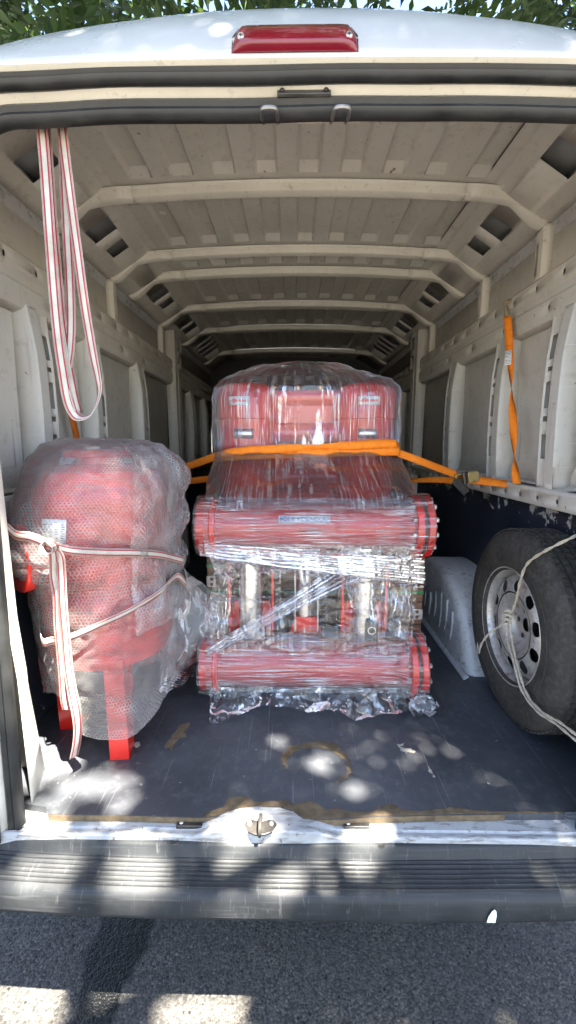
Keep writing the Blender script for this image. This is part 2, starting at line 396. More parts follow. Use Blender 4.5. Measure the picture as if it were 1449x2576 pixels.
        o = bpy.data.objects.new(name, me); col.objects.link(o)
        if solid: m = o.modifiers.new('thickness', 'SOLIDIFY'); m.thickness = solid; m.offset = 0
        if bevel: m = o.modifiers.new('edges', 'BEVEL'); m.width = bevel; m.segments = 2; m.limit_method = 'ANGLE'; m.angle_limit = R(40)
        if parent is not None: put(o, parent)
        return o
def s_keep_uv(mat): return mat in ('bubble_wrap', 'striped_web') or mat.startswith('film')
WM = {}
def put(o, parent):
    o.parent = parent; o.matrix_parent_inverse = WM.get(parent.name, Matrix.Identity(4)).inverted()
def thing(name, loc, label, cat, group=None):
    o = bpy.data.objects.new(name, None); col.objects.link(o); o.location = loc; o.empty_display_size = .1
    WM[o.name] = Matrix.Translation(loc); tag(o, label, cat, group); return o
def tag(o, label, cat, group=None):
    o['label'] = label; o['category'] = cat
    if group: o['group'] = group
    return o
def copy_of(o, off, parent, flip=False):
    c = o.copy(); col.objects.link(c); c.location = Vector(o.location) + Vector(off)
    return c
def lin(a, b, n): return [a + (b - a) * i / (n - 1) for i in range(n)]
def ease(pts, n):
    """smooth Catmull-Rom curve through 3D points"""
    P = [Vector(p) for p in pts]; P = [P[0] * 2 - P[1]] + P + [P[-1] * 2 - P[-2]]; out = []
    for i in range(1, len(P) - 2):
        for k in range(n):
            q = k / n; a, b, c, d = P[i - 1], P[i], P[i + 1], P[i + 2]
            out.append(.5 * ((2 * b) + (c - a) * q + (2 * a - 5 * b + 4 * c - d) * q * q + (3 * b - a - 3 * c + d) * q ** 3))
    out.append(P[-2]); return out
def nz(x, y, z=0, s=1): return noise.noise(Vector((x * s, y * s, z * s)))
FL = .586; X0 = .015
def ray(u, v):
    ct, st, cp, sp = math.cos(TH), math.sin(TH), math.cos(PSI), math.sin(PSI)
    fwd = Vector((-sp * ct, cp * ct, -st)); rt = Vector((cp, sp, 0)); up = rt.cross(fwd)
    return rt * ((u - 724.5) / F) - up * ((v - 1288) / F) + fwd
def pz(u, v, z=FL): r = ray(u, v); return Vector((0, 0, CZ)) + r * ((z - CZ) / r.z)
def py(u, v, y): r = ray(u, v); return Vector((0, 0, CZ)) + r * (y / r.y)
def px(u, v, x): r = ray(u, v); return Vector((0, 0, CZ)) + r * (x / r.x)

# ------------------------------------------------------------------ ground
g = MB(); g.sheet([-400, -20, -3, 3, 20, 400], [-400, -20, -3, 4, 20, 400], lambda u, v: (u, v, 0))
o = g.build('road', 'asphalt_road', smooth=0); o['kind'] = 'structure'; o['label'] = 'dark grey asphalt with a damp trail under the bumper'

# ------------------------------------------------------------------ cargo van
van = thing('cargo_van', (X0, 2.8, 0), 'white cargo van seen from behind with its load space open', 'van')
YB = 4.75
# --- floor sheet with its cut front edge
front = [(72, 1990), (72, 2023), (115, 2030), (122, 2048), (300, 2050), (515, 2056), (544, 2054), (570, 2044), (596, 2035), (650, 2030), (704, 2031), (738, 2043), (763, 2062), (860, 2060), (943, 2054), (1100, 2050), (1270, 2047), (1420, 2046), (1421, 2026), (1449, 2026)]
fe = [pz(*a) for a in front]; fe = [Vector((min(max(p.x, -.90), .93), p.y, 0)) for p in fe]
fe[0].x = -.90
poly = [(p.x, p.y) for p in fe] + [(.93, fe[-1].y), (.93, YB), (-.90, YB)]
m = MB(); m.prism(poly, lambda a, b, d: (a, b, d), FL - .020, FL)
floor_ = m.build('floor_panel', 'navy_floor', van, smooth=0)
def blob(pts, name, mat, parent, z, jag=.006, n=6):
    c = Vector((sum(p[0] for p in pts) / len(pts), sum(p[1] for p in pts) / len(pts), 0)); out = []
    for i in range(len(pts)):
        a = Vector((*pts[i], 0)); b = Vector((*pts[(i + 1) % len(pts)], 0))
        for k in range(n):
            q = a.lerp(b, k / n); nn = nz(q.x, q.y, 3.3, 60) * jag + nz(q.x, q.y, 8.3, 170) * jag * .6
            out.append(q + (b - a).orthogonal().normalized().cross(Vector((0, 0, 1))) * 0 + (q - c).normalized() * nn)
    mb = MB(); mb.prism([(p.x, p.y) for p in out], lambda a, b, d: (a, b, d), z, z + .0009)
    return mb.build(name, mat, parent, smooth=0)
# bare plywood along the worn front edge
upper = [(512, 2048), (560, 2032), (578, 2006), (622, 2007), (640, 2018), (684, 2017), (712, 2010), (742, 2025), (784, 2015), (820, 2038), (856, 2034), (878, 2044), (935, 2045), (950, 2030), (985, 2024), (1012, 2038), (1060, 2042), (1110, 2036), (1140, 2030), (1180, 2040), (1270, 2043), (1418, 2043)]
lower = [(u, v + .6) for (u, v) in front[4:18]]
poly = [pz(*a)[:2] for a in upper] + [pz(*a)[:2] for a in reversed([(515, 2055), (544, 2053), (570, 2043), (596, 2034), (650, 2029), (704, 2030), (738, 2042), (763, 2061), (860, 2059), (943, 2053), (1100, 2049), (1270, 2046), (1418, 2045.5)])]
mb = MB(); dense = []
for i in range(len(poly)):
    a = Vector((*poly[i], 0)); b = Vector((*poly[(i + 1) % len(poly)], 0))
    for k in range(5):
        q = a.lerp(b, k / 5); up_side = i < len(upper) - 1
        dense.append((q.x, q.y + (nz(q.x, q.y, 1, 70) * .006 if up_side else 0)))
mb.prism(dense, lambda a, b, d: (a, b, d), FL + .0006, FL + .0016); mb.build('worn_edge', 'worn_wood', floor_, smooth=0)
# edge face of the sheet (raw ply)
pts = [(p.x, p.y) for p in fe[3:17]]; mb = MB()
mb.add([(a, b - .0012, z) for z in (FL - .019, FL - .001) for a, b in pts], [(i, i + 1, len(pts) + i + 1, len(pts) + i) for i in range(len(pts) - 1)])
mb.build('raw_edge', 'worn_wood', floor_, smooth=0, solid=.001)
# worn ring, scuffs and chips in the floor coating
ring_o = [(706, 1912), (712, 1893), (730, 1878), (762, 1870), (800, 1865), (842, 1869), (862, 1884), (876, 1904), (884, 1924), (880, 1946), (868, 1962), (842, 1972)]
ring_i = [(840, 1969), (862, 1956), (873, 1940), (874, 1926), (862, 1910), (846, 1897), (826, 1885), (790, 1880), (756, 1884), (736, 1894), (722, 1908), (720, 1922), (724, 1938), (716, 1934)]
blob([pz(*a)[:2] for a in ring_o + ring_i], 'worn_ring', 'worn_wood', floor_, FL + .0005, .011, 10)
for pts in ([(413, 1884), (420, 1866), (432, 1858), (442, 1843), (450, 1826), (462, 1822), (476, 1820), (474, 1834), (462, 1842), (470, 1852), (452, 1860), (440, 1872), (432, 1886)], [(1003, 1877), (1014, 1882), (1034, 1886), (1044, 1891), (1040, 1894), (1022, 1892), (1008, 1889)], [(336, 1873), (343, 1869), (350, 1868), (352, 1876), (342, 1882)], [(1078, 1931), (1083, 1936), (1088, 1946), (1082, 1941)], [(1226, 1967), (1232, 1971), (1228, 1974)], [(996, 1872), (1004, 1874), (1016, 1870), (1012, 1876), (1002, 1878)], [(1090, 1950), (1094, 1956), (1091, 1957)], [(640, 1885), (646, 1886), (644, 1890)], [(450, 1968), (456, 1969), (453, 1973)]):
    blob([pz(*a)[:2] for a in pts], 'worn_patch', 'pale_stain' if len(pts) < 8 else 'worn_wood', floor_, FL + .0005, .009, 8)

# --- sill with hump, groove and striker
def sill_z(x, y):
    z = .566
    hx = max(0, 1 - abs(x - (-.068)) / .19); k = min(1, hx * 2.4); k = k * k * (3 - 2 * k)
    z += .020 * k * (1 if y < .985 else max(0, 1 - (y - .985) / .03))
    if y < .918: z -= (.918 - y) * .8
    if .9265 < y < .9345: z -= .004 * (1 - k)
    return z + nz(x, y, 0, 12) * .0012
ys = [.914, .915, .917, .919, .921, .924, .927, .930, .934, .938, .942, .948, .955, .965, .975, .985, .995, 1.005, 1.03]
m = MB(); m.sheet(lin(X0 - .80, X0 + .80, 90), ys, lambda x, y: (x, y - .005 * min(1, max(0, 1.6 - abs(x + .068) / .15)) * (y < .925), sill_z(x, y)))
m.sheet(lin(X0 - .80, X0 + .80, 90), [0, 1], lambda x, z: (x, .9141 - .005 * min(1, max(0, 1.6 - abs(x + .068) / .15)), .53 if z < .5 else sill_z(x, .914)))
sill = m.build('door_sill', 'worn_white', van)
st = (-.082, .917); zz = sill_z(*st)
m = MB(); m.prism([(-.042, .010), (-.034, .020), (-.02, .022), (0, .016), (.02, .022), (.034, .020), (.042, .010), (.03, -.012), (.012, -.02), (-.012, -.02), (-.03, -.012)], lambda a, b, d: (st[0] + a, st[1] + b, zz + d), .0, .006)
lk = m.build('latch_plate', 'dark_metal', van, bevel=.0015)
m = MB(); m.tube(ease([(st[0], st[1] + .024, zz + .004), (st[0], st[1] + .02, zz + .022), (st[0], st[1] - .01, zz + .026), (st[0], st[1] - .024, zz + .014), (st[0], st[1] - .022, zz + .003)], 5), .0045, 8); m.build('striker_bar', 'dark_metal', lk)
for sx in (-1, 1):
    m = MB(); m.lathe([(.0, .010), (.005, .009), (.0065, .006), (.0065, .004)], Matrix.Translation((st[0] + sx * .028, st[1] + .010, zz)), 10); m.build('bolt', 'zinc', lk)
for a, b in (((440, 2054), (515, 2080)), ((862, 2056), (932, 2082))):
    p = pz((a[0] + b[0]) / 2, (a[1] + b[1]) / 2 + 2, .572); zs = sill_z(p.x, p.y)
    m = MB(); m.box(p.x - .034, p.x + .034, p.y - .011, p.y + .013, zs - .004, zs + .007); bl = m.build('buffer_plate', 'dark_metal', van, bevel=.002)
    m = MB(); m.lathe([(0, .003), (.005, .0025), (.006, 0)], Matrix.Translation((p.x - .022, p.y, zs + .007)), 10); m.build('screw', 'zinc', bl)

# --- bumper with tread
prof = [(1.00, .500), (.975, .540), (.930, .550), (.908, .551), (.903, .546), (.899, .524), (.895, .519), (.842, .504), (.830, .499), (.824, .492), (.821, .484), (.820, .447), (.822, .436), (.830, .430), (.87, .42), (.95, .40)]
def bump_xy(x, y): return y + .028 * (abs(x - X0) / .95) ** 3
m = MB(); m.sheet(lin(X0 - 1.0, X0 + 1.0, 60), list(range(len(prof))), lambda x, i: (x, bump_xy(x, prof[int(round(i))][0]), prof[int(round(i))][1] + nz(x, i, 4, 3) * .0015))
bumper = m.build('rear_bumper', 'bumper_plastic', van, smooth=50, solid=.003)
for i in range(7):
    y = .840 + i * .0092; z = .504 + (y - .842) * .283
    xs = lin(X0 - .98, X0 + .98, 50); m = MB()
    pr = [(-.0028, -.001), (-.0018, .0045), (.0018, .0045), (.0028, -.001)]
    m.sheet(xs, [0, 1, 2, 3], lambda x, k: (x, bump_xy(x, y) + pr[int(round(k))][0], z + pr[int(round(k))][1] * (.75 + .3 * nz(x, y, 0, 25)) + nz(x, 6, 4, 3) * .0015))
    m.build('tread_ridge', 'bumper_plastic', bumper, smooth=25)
for u in (440, 956):
    p = pz(u, 2117, .548); m = MB(); m.lathe([(0, .0005), (.005, .001), (.006, .003), (.011, .003), (.012, 0)], Matrix.Translation((p.x, .914, .5505)), 14); m.build('bumper_screw', 'dark_metal', bumper)
p = py(1240, 2295, .8175); m = MB(); m.prism([(-.010, -.020), (.010, -.020), (.009, .0), (.006, .014), (.001, .020), (-.004, .014), (-.009, -.002)], lambda a, b, d: (p.x + a + b * .12, .8165 + d, .463 + b * .9), 0, .0012); m.build('paint_chip', 'label_white', bumper, smooth=0)

# --- door opening: frame, seals and rear skin swept round the opening
HW, ZT, RC = .735, 2.243, .13
def opening(n=14, z0=.545):
    P = []
    for z in lin(z0, ZT - RC, 14): P.append((-HW, z, (-1, 0)))
    for k in range(1, n + 1):
        a = math.pi - (math.pi / 2) * k / n; P.append((-HW + RC + RC * math.cos(a), ZT - RC + RC * math.sin(a), (math.cos(a), math.sin(a))))
    for x in lin(-HW + RC, HW - RC, 24)[1:]: P.append((x, ZT, (0, 1)))
    for k in range(1, n + 1):
        a = math.pi / 2 - (math.pi / 2) * k / n; P.append((HW - RC + RC * math.cos(a), ZT - RC + RC * math.sin(a), (math.cos(a), math.sin(a))))
    for z in lin(ZT - RC, z0, 14)[1:]: P.append((HW, z, (1, 0)))
    return P
OP = opening()
def at(i, o, dy, wob=0):
    x, z, n = OP[i]; y = .935 + (z - .57) / (2.243 - .57) * .062 + dy
    zz = z + n[1] * o - .012 * (x / .75) ** 2 * (1 if z > 2.0 else 0)
    return (X0 + x + n[0] * o, y, zz + (nz(x, z, 2, 4) * wob))
def sweep(prof, name, mat, parent=van, solid=0, wob=0, smooth=40):
    m = MB(); m.sheet(list(range(len(OP))), list(range(len(prof))), lambda i, k: at(int(round(i)), prof[int(round(k))][0], prof[int(round(k))][1], wob)); return m.build(name, mat, parent, smooth, solid)
def ovl(o, dy, ro, ry, n=9, a0=0.): return [(o + ro * math.cos(a0 + 2 * math.pi * k / n), dy + ry * math.sin(a0 + 2 * math.pi * k / n)) for k in range(n + 1)]
frame = sweep([(.15, .06), (.10, .055), (.05, .045), (.016, .03), (.010, .02), (.018, .0), (.030, -.018), (.034, -.023)], 'opening_frame', 'cream_paint', solid=.002)
s1 = sweep([(.022, .012), (.004, .024), (-.010, .022), (-.017, .012), (-.015, -.004), (-.004, -.011), (.004, -.006), (.012, -.012), (.018, -.007), (.022, .0)], 'inner_seal', 'rubber', wob=.006, smooth=60)
s2 = sweep([(.036, -.014), (.029, -.018), (.025, -.028), (.029, -.040), (.037, -.044), (.040, -.037), (.047, -.043), (.053, -.039), (.053, -.028)], 'outer_seal', 'rubber', wob=.005, smooth=60)
lip = sweep([(.034, -.020), (.046, -.028), (.051, -.042), (.054, -.049), (.058, -.046), (.062, -.047)], 'frame_lip', 'cream_paint', solid=.002)
# rear pillars outside the lip (white) down both sides
for sx in (-1, 1):
    m = MB(); m.sheet([.060, .10, .16, .20, .235, .25], lin(.40, 2.30, 18), lambda o_, z: (X0 + sx * (HW + o_), .935 + (z - .57) / 1.673 * .062 - .047 + (0 if o_ < .1 else (o_ - .1) ** 2 * 3.4), z))
    def corner(k, q):
        a = k * math.pi / 2; c_, s_ = math.cos(a), math.sin(a); r0 = RC + .057; r1 = (RC + .0605) / max(c_, s_); r_ = r0 + (max(r1, r0) - r0) * q
        x, z = HW - RC + r_ * c_, ZT - RC + r_ * s_
        return (X0 + sx * x, .935 + (z - .57) / 1.673 * .062 - .0465, z - .010 * (x / .75) ** 2)
    m.sheet(lin(0, 1, 13), [0, .5, 1], corner)
    m.build('rear_pillar', 'white_paint', van, solid=.003)
# roof end cap above the opening
def capz(x, k):
    xx = x - X0; d = (abs(xx) / .93); lo = (.935 + .062 - .047, 2.243 + .060 - .012 * (xx / .75) ** 2)
    prof_ = [(0, 0), (.002, .012), (.012, .036), (.035, .080), (.075, .137), (.13, .190), (.21, .238), (.31, .272), (.6, .290), (1.6, .296), (3.9, .29)]
    dy, dz = prof_[k]; drop = (.15 * d ** 2.4) * min(1, dz / .20)
    return (x, lo[0] + dy + .02 * d ** 4, lo[1] + dz - drop)
m = MB(); m.sheet(lin(X0 - .90, X0 + .90, 60), list(range(11)), lambda x, k: capz(x, int(round(k))))
cap = m.build('roof_skin', 'white_paint', van, smooth=60, solid=.002)
# shoulders closing the roof skin down to the sides
for sx in (-1, 1):
    m = MB(); m.sheet(list(range(11)), [0, 1, 2, 3], lambda k, j: (lambda p: (p[0] + sx * [0, .05, .085, .09][int(round(j))], p[1] + (.0 if j < 1 else .0), [p[2], p[2] - .05, min(p[2] - .14, 2.33), 2.0][int(round(j))]))(capz(X0 + sx * .90, int(round(k)))))
    m.build('roof_shoulder', 'white_paint', van, smooth=60, solid=.002)
    m = MB(); m.sheet([1.0, 2.0, 3.5, 4.9], [.35, 1.0, 1.6, 2.06], lambda y, z: (X0 + sx * (.995 + .0 * z), y, z)); m.build('outer_side', 'white_paint', van, solid=.003)
# high brake light
bl0 = [py(*a, 1.0) for a in ((592, 135), (892, 130))]
lx0, lx1 = bl0[0].x, bl0[1].x
def capsurf(x, f):   # f 0..1 over the lower part of the cap
    k = max(0, f * 3.0); i = int(k); a = Vector(capz(x, i)); b = Vector(capz(x, i + 1)); return a.lerp(b, k - i)
m = MB(); nu, nv = 28, 9
def lamp(u, v):
    r_ = .16; sx_ = 1.0
    e = abs(u - .5) * 2; top = 1 - (max(0, e - .84) / .16) ** 2 * .45
    f = .12 + v * top * .80; p = capsurf(lx0 + (lx1 - lx0) * u, f)
    bulge = .016 * (1 - (2 * v - 1) ** 6) * (1 - e ** 14)
    return p + Vector((0, -1, .15)) * (bulge + .001)
m.sheet(lin(0, 1, nu), lin(0, 1, nv), lamp); bl = m.build('brake_light', 'red_lamp', van, smooth=60)
m = MB(); m.sheet(lin(-.006, 1.006, 24), lin(-.05, 1.05, 7), lambda u, v: capsurf(lx0 + (lx1 - lx0) * u, .12 + v * .80 * (1 - max(0, abs(u - .5) * 2 - .84) ** 2 * 9)) + Vector((0, -.0012, .0002))); m.build('lamp_gasket', 'rubber', bl)
for u in (.075, .925):
    p = lamp(u, .46) + Vector((0, -.001, 0)); M = Matrix.Translation(p) @ Matrix.Rotation(R(72), 4, 'X')
    m = MB(); m.lathe([(0, .002), (.0055, .002), (.0065, .0005), (.0065, -.004)], M, 14); sw = m.build('lamp_screw', 'zinc', bl)
    m = MB(); m.obox(M @ Matrix.Translation((0, 0, .0022)), .0035, .0008, .0003); m.obox(M @ Matrix.Translation((0, 0, .0022)), .0008, .0035, .0003); m.build('screw_slot', 'black_plastic', bl, smooth=0)
# catch plate and two striker loops on the header
p0 = py(765, 232, .985); m = MB(); m.prism([(-.055, -.012), (.055, -.012), (.055, .012), (-.055, .012)], lambda a, b, d: (p0.x + a, .986 + b * .55 + d * .8, p0.z + b * .8 - d * .5 ), -.004, .004)
cp = m.build('catch_plate', 'dark_metal', van, bevel=.0015)
for sx in (-1, 1):
    m = MB(); m.lathe([(0, -.004), (.004, -.004), (.006, 0)], Matrix.Translation((p0.x + sx * .045, .980, p0.z - .002)) @ Matrix.Rotation(R(125), 4, 'X'), 10); m.build('bolt', 'dark_metal', cp)
m = MB(); c0 = py(770, 300, 1.03); m.box(c0.x - .120, c0.x + .120, 1.012, 1.052, 2.252, 2.258); hb = m.build('striker_bracket', 'cream_paint', van, bevel=.002)
for u in (679, 856):
    c = py(u, 290, 1.0)
    m = MB(); m.tube(ease([(c.x - .016, 1.045, 2.250), (c.x - .016, 1.02, 2.236), (c.x - .016, .985, 2.222), (c.x - .012, .962, 2.220), (c.x + .012, .962, 2.220), (c.x + .016, .985, 2.222), (c.x + .016, 1.02, 2.236), (c.x + .016, 1.045, 2.250)], 5), .0042, 8); sl = m.build('striker_loop', 'dull_steel', van)
    m = MB(); m.box(c.x - .036, c.x + .036, 1.016, 1.040, 2.246, 2.2515); m.build('loop_plate', 'dull_steel', sl, bevel=.0015)
    for sx in (-1, 1):
        m = MB(); m.lathe([(0, -.006), (.004, -.0055), (.0055, -.002), (.0055, 0)], Matrix.Translation((c.x + sx * .028, 1.028, 2.246)), 10); m.build('loop_bolt', 'zinc', sl)

# --- roof lining between the bows: pressed steel with flat-bottomed ribs
BOW = [(1.665, 1.725), (2.160, 2.212), (2.400, 2.463), (2.935, 3.035), (3.49, 3.60), (4.305, 4.44)]
ZR = 2.488
def roofz(x): return ZR - .022 * ((x - X0) / .65) ** 2
bays = [(1.20, 1.665)] + [(BOW[i][1] - .01, BOW[i + 1][0]) for i in range(5)] + [(4.43, YB)]
edges = [X0 - .66 + i * .0733 for i in range(19)]
for (y0, y1) in bays:
    xs = []
    for i, e in enumerate(edges): xs += [e - .0045, e + .0045] if 0 < i < 18 else [e]
    L = y1 - y0; ys = [y0, y0 + min(.03, L * .2), y0 + min(.04, L * .3), y1 - min(.075, L * .4), y1 - min(.038, L * .2), y1]
    def rf(x, y, y0=y0, y1=y1, ys=ys):
        i = min(17, max(0, int((x - edges[0] + 1e-6) / .0733))); fx = (x - edges[i])
        up_ = (i % 2 == 0)
        if fx < .006 and i > 0 and x < edges[i]: pass
        lowered = 1.0 if not up_ else 0.0
        return (x, y, roofz(x) + (.017 if lowered and ys[2] - 1e-4 < y < ys[3] + 1e-4 else 0))
    m = MB(); m.sheet(xs, ys, rf); m.build('roof_panel', 'grey_paint', van, smooth=12)
# --- roof bows with pierced ends
def bow_curve(x):
    a = abs(x); s_ = 1 if x > 0 else -1
    return x
for (y0, y1) in BOW:
    xs = lin(-.63, .63, 25); W = y1 - y0; zb = ZR - .036
    holes = []
    def bz(x): return zb - .022 * (x / .65) ** 2
    pr = [(-.012, .030), (.0, .024), (.003, .002), (.006, 0), (W * .62, -.002), (W * .66, .003), (W - .004, .006), (W, .012), (W + .002, .03)]
    hl = []
    for k, hx in enumerate((-.52, -.36, -.30, -.12, -.05, .14, .20, .40, .46, .56)): hl.append((hx, hx + .010, 4.35, 4.65) if False else (hx, hx + .011, 5, 6))
    m = MB(); m.sheet(xs, list(range(len(pr))), lambda x, k: (X0 + x, y0 + pr[int(round(k))][0], bz(x) + pr[int(round(k))][1]), hl)
    bow = m.build('roof_bow', 'cream_paint', van, smooth=40, solid=.0015)
    for sx in (-1, 1):
        path = [(.600, bz(.6) - .004), (.66, bz(.6) - .006), (.73, bz(.6) - .014), (.775, 2.410), (.825, 2.365), (.858, 2.338), (.885, 2.330), (.905, 2.330)]
        n_ = len(path)
        def end(i, k):
            i = int(round(i)); k = int(round(k)); X, Z = path[i]
            pr2 = [(-.016, .032), (-.004, .028), (.0, .004), (.005, 0), (W * .55, 0), (W * .6, .004), (W * .62, .02), (W * 1.25, .024), (W * 1.5, .034)]
            d, h_ = pr2[k]; nx_ = .45 if i in (3, 4) else (.2 if i in (2, 5) else 0); return (X0 + sx * (X + h_ * nx_), y0 + d, Z + h_)
        m = MB(); m.sheet(list(range(n_)), list(range(9)), end, [(2, 3, 6, 7), (4, 5, 6, 7)]); m.build('bow_end', 'cream_paint', bow, smooth=40, solid=.0015)
# dark void above the roof lining is closed by the outer skin; cant panels along both roof corners, with lightening holes
HOLES = [(1.37, 1.47, .43, .61), (1.79, 1.885, .42, .60), (1.955, 2.035, .44, .58), (2.53, 2.62, .42, .60), (2.68, 2.76, .44, .58), (3.11, 3.19, .42, .60), (3.26, 3.34, .42, .60), (3.67, 3.72, .4, .62), (3.79, 3.84, .4, .62), (3.92, 3.97, .4, .62), (4.05, 4.10, .4, .62)]
for sx in (-1, 1):
    def cant(y, s_): 
        P = [(.655, roofz(X0 + .655) + .002), (.70, 2.462), (.875, 2.352), (.925, 2.338)]
        k = s_ * 3; i = min(2, int(k)); q = k - i; a, b = P[i], P[i + 1]
        return (X0 + sx * (a[0] + (b[0] - a[0]) * q), y, a[1] + (b[1] - a[1]) * q)
    m = MB(); m.sheet([1.22, YB], [0, .3333, .6667, 1], cant, HOLES); m.build('cant_panel', 'grey_paint', van, smooth=20, solid=.002)
    # hidden outer cavity behind the holes
    m = MB(); m.sheet([1.25, YB], [0, 1, 2], lambda y, k: (X0 + sx * (.69, .90, .975)[int(round(k))], y, (2.52, 2.44, 2.0)[int(round(k))])); m.build('cavity_liner', 'arch_paint', van, smooth=0, solid=.002)

# --- side walls
def px_at(sx, d, y, z): return (X0 + sx * d, y, z)
POST = [1.425, 1.83, 2.395, 3.60, 4.15]
for sx in (-1, 1):
    # flat panels above and below the rail
    m = MB(); m.sheet([1.03, 1.2, 1.4, YB], [1.385, 1.5, 1.99, 2.15, 2.345], lambda y, z: px_at(sx, .925 + (.012 if 1.45 < z < 1.99 else 0), y, z)); m.build('wall_panel', 'grey_paint', van, smooth=20, solid=.002)
    # pressed frames on the panel between posts
    for a, b in zip([1.08] + [p + .15 for p in POST], POST + [YB]):
        if b - a < .12: continue
        m = MB(); m.sheet([a + .015, a + .03, b - .06, b - .045], [1.475, 1.49, 1.90, 1.915], lambda y, z: px_at(sx, .9335 - (.0 if (a + .02 < y < b - .05 and 1.48 < z < 1.91) else -.0) + (.006 if (a + .02 < y < b - .05 and 1.48 < z < 1.91) else 0), y, z)); m.build('panel_pressing', 'grey_paint', van, smooth=15, solid=.0015)
    # upper rail
    prof = [(.922, 2.172), (.892, 2.155), (.884, 2.145), (.8835, 2.126), (.883, 2.108), (.882, 2.095), (.888, 2.085), (.888, 2.060), (.882, 2.050), (.8825, 2.034), (.883, 2.016), (.884, 2.000), (.892, 1.985), (.922, 1.972)]
    hl = [(1.18 + i * .16, 1.18 + i * .16 + .011, 3, 4) for i in range(21)] + [(1.25 + i * .32, 1.25 + i * .32 + .010, 9, 10) for i in range(10)]
    m = MB(); m.sheet(lin(1.06, YB, 3), list(range(14)), lambda y, k: px_at(sx, prof[int(round(k))][0], y, prof[int(round(k))][1]), [(h[0], h[1], h[2] + 0., h[3]) for h in hl] )
    m.build('upper_rail', 'grey_paint', van, smooth=25, solid=.0015)
    # ledge
    prof = [(.930, 1.412), (.915, 1.402), (.905, 1.400), (.868, 1.398), (.861, 1.394), (.858, 1.386), (.8615, 1.368), (.863, 1.354), (.866, 1.340), (.870, 1.332), (.905, 1.328)]
    hl = [(1.22, 1.36, 2, 3), (1.52, 1.70, 2, 3), (2.10, 2.22, 2, 3), (2.62, 2.76, 2, 3)] + [(1.15 + i * .115, 1.15 + i * .115 + .012, 6, 7) for i in range(18)]
    m = MB(); m.sheet(lin(1.03, YB, 3), list(range(11)), lambda y, k: px_at(sx, prof[int(round(k))][0], y, prof[int(round(k))][1]), hl); m.build('wall_ledge', 'grey_paint', van, smooth=25, solid=.0015)
    # lower wall, navy
    m = MB(); m.sheet(lin(1.03, YB, 20), lin(FL - .01, 1.335, 12), lambda y, z: px_at(sx, .905 + nz(y, z, sx, 3) * .004, y, z)); m.build('lower_wall', 'navy_wall', van, solid=.002)
    # posts between rail and ledge
    for pi, y in enumerate(POST):
        cs = [(-.006, .932), (.0, .905), (.004, .876), (.010, .870), (.056, .870), (.063, .876), (.066, .8775), (.072, .878), (.098, .878), (.106, .874), (.112, .876), (.114, .932)]
        zs = [1.395, 1.42, 1.45, 1.475, 1.60, 1.75, 1.85, 1.93, 1.965, 1.99, 2.000]
        def pst(k, z):
            k = int(round(k)); dy, X = cs[k]; f = max(0, (z - 1.86) / .14); bow_ = .010 * math.sin(math.pi * max(0, min(1, (z - 1.40) / .6)))
            if z < 1.47 and dy < .01: dy += .012
            X2 = X - bow_ * (X < .93) + .014 * f * (X < .93)
            return px_at(sx, X2, y + dy + (-.028 * f if dy < .06 and pi > 99 else 0) + (.02 * f * f if dy > .07 else 0), z)
        slots = [(7, 8, 1.50, 1.585), (7, 8, 1.630, 1.648), (7, 8, 1.675, 1.765), (7, 8, 1.80, 1.815), (7, 8, 1.84, 1.92)]
        m = MB(); m.sheet(list(range(12)), zs, pst, slots); m.build('wall_post', 'grey_paint', van, smooth=40, solid=.0015)
    # short slotted uprights above the rail under bows
    for (y0, y1) in (BOW[0], BOW[1], BOW[3]):
        cs = [(-.008, .924), (.0, .900), (.006, .893), (.030, .893), (.036, .900), (.066, .902), (.074, .924)]
        m = MB(); m.sheet(list(range(7)), [2.14, 2.16, 2.30, 2.325, 2.338], lambda k, z: px_at(sx, cs[int(round(k))][1], y0 + cs[int(round(k))][0], z), [(4, 5, 2.18, 2.285)]); m.build('upper_post', 'cream_paint', van, smooth=40, solid=.0015)
    # middle pillar
    def pil(k, z):
        k = int(round(k)); c = [(-.03, .925), (-.01, .885), (.0, .865), (.05, .865), (.055, .86), (.13, .86), (.14, .87), (.16, .925)][k]
        w = 1 + .35 * max(0, (z - 2.0) / .35); return px_at(sx, c[1] - .015 * max(0, (1.5 - z)), 3.12 + c[0] * w, z)
    m = MB(); m.sheet(list(range(8)), lin(.60, 2.36, 18), pil, [(4, 5, 2.10, 2.19), (4, 5, 2.23, 2.32)]); m.build('middle_pillar', 'grey_paint', van, smooth=30, solid=.002)
    # wheel housing
    W0 = .712
    prof = [(1.63, FL - .005), (1.645, .63), (1.70, .74), (1.80, .865), (1.93, .935), (2.06, .955), (2.22, .945), (2.36, .88), (2.46, .76), (2.52, FL - .005)]
    fine = ease([(p[0], p[1], 0) for p in prof], 6)
    def arch(i, k):
        i = int(round(i)); k = int(round(k)); p = fine[i]; c = Vector((2.08, .62, 0)); d = (p - c)
        inner = [0.0, .62, .90, .955, .985, 1.0, 1.0][k]; X = [W0 + .0, W0 - .004, W0 + .002, W0 + .008, W0 + .022, W0 + .040, .915][k]
        q = c + d * inner if k < 5 else p
        if k < 5: q = Vector((c.x + d.x * inner, FL - .005 + (p.y - FL + .005) * inner, 0))
        return px_at(sx, X + nz(q.x, q.y, sx, 9) * .006, q.x, q.y)
    m = MB(); m.sheet(list(range(len(fine))), list(range(7)), arch); wh = m.build('wheel_housing', 'arch_paint', van, smooth=40)
    for j, yy in enumerate((1.80, 1.87, 1.94, 2.02, 2.10, 2.18)):
        zt_ = .80 + .04 * math.sin(j * .9); m = MB(); m.tube(ease([px_at(sx, W0 - .001, yy + .02, .66 + .02 * (j % 2)), px_at(sx, W0 - .004, yy, .74), px_at(sx, W0 - .001, yy + .01, zt_)], 5), .006, 6); m.build('pressed_rib', 'arch_paint', wh)
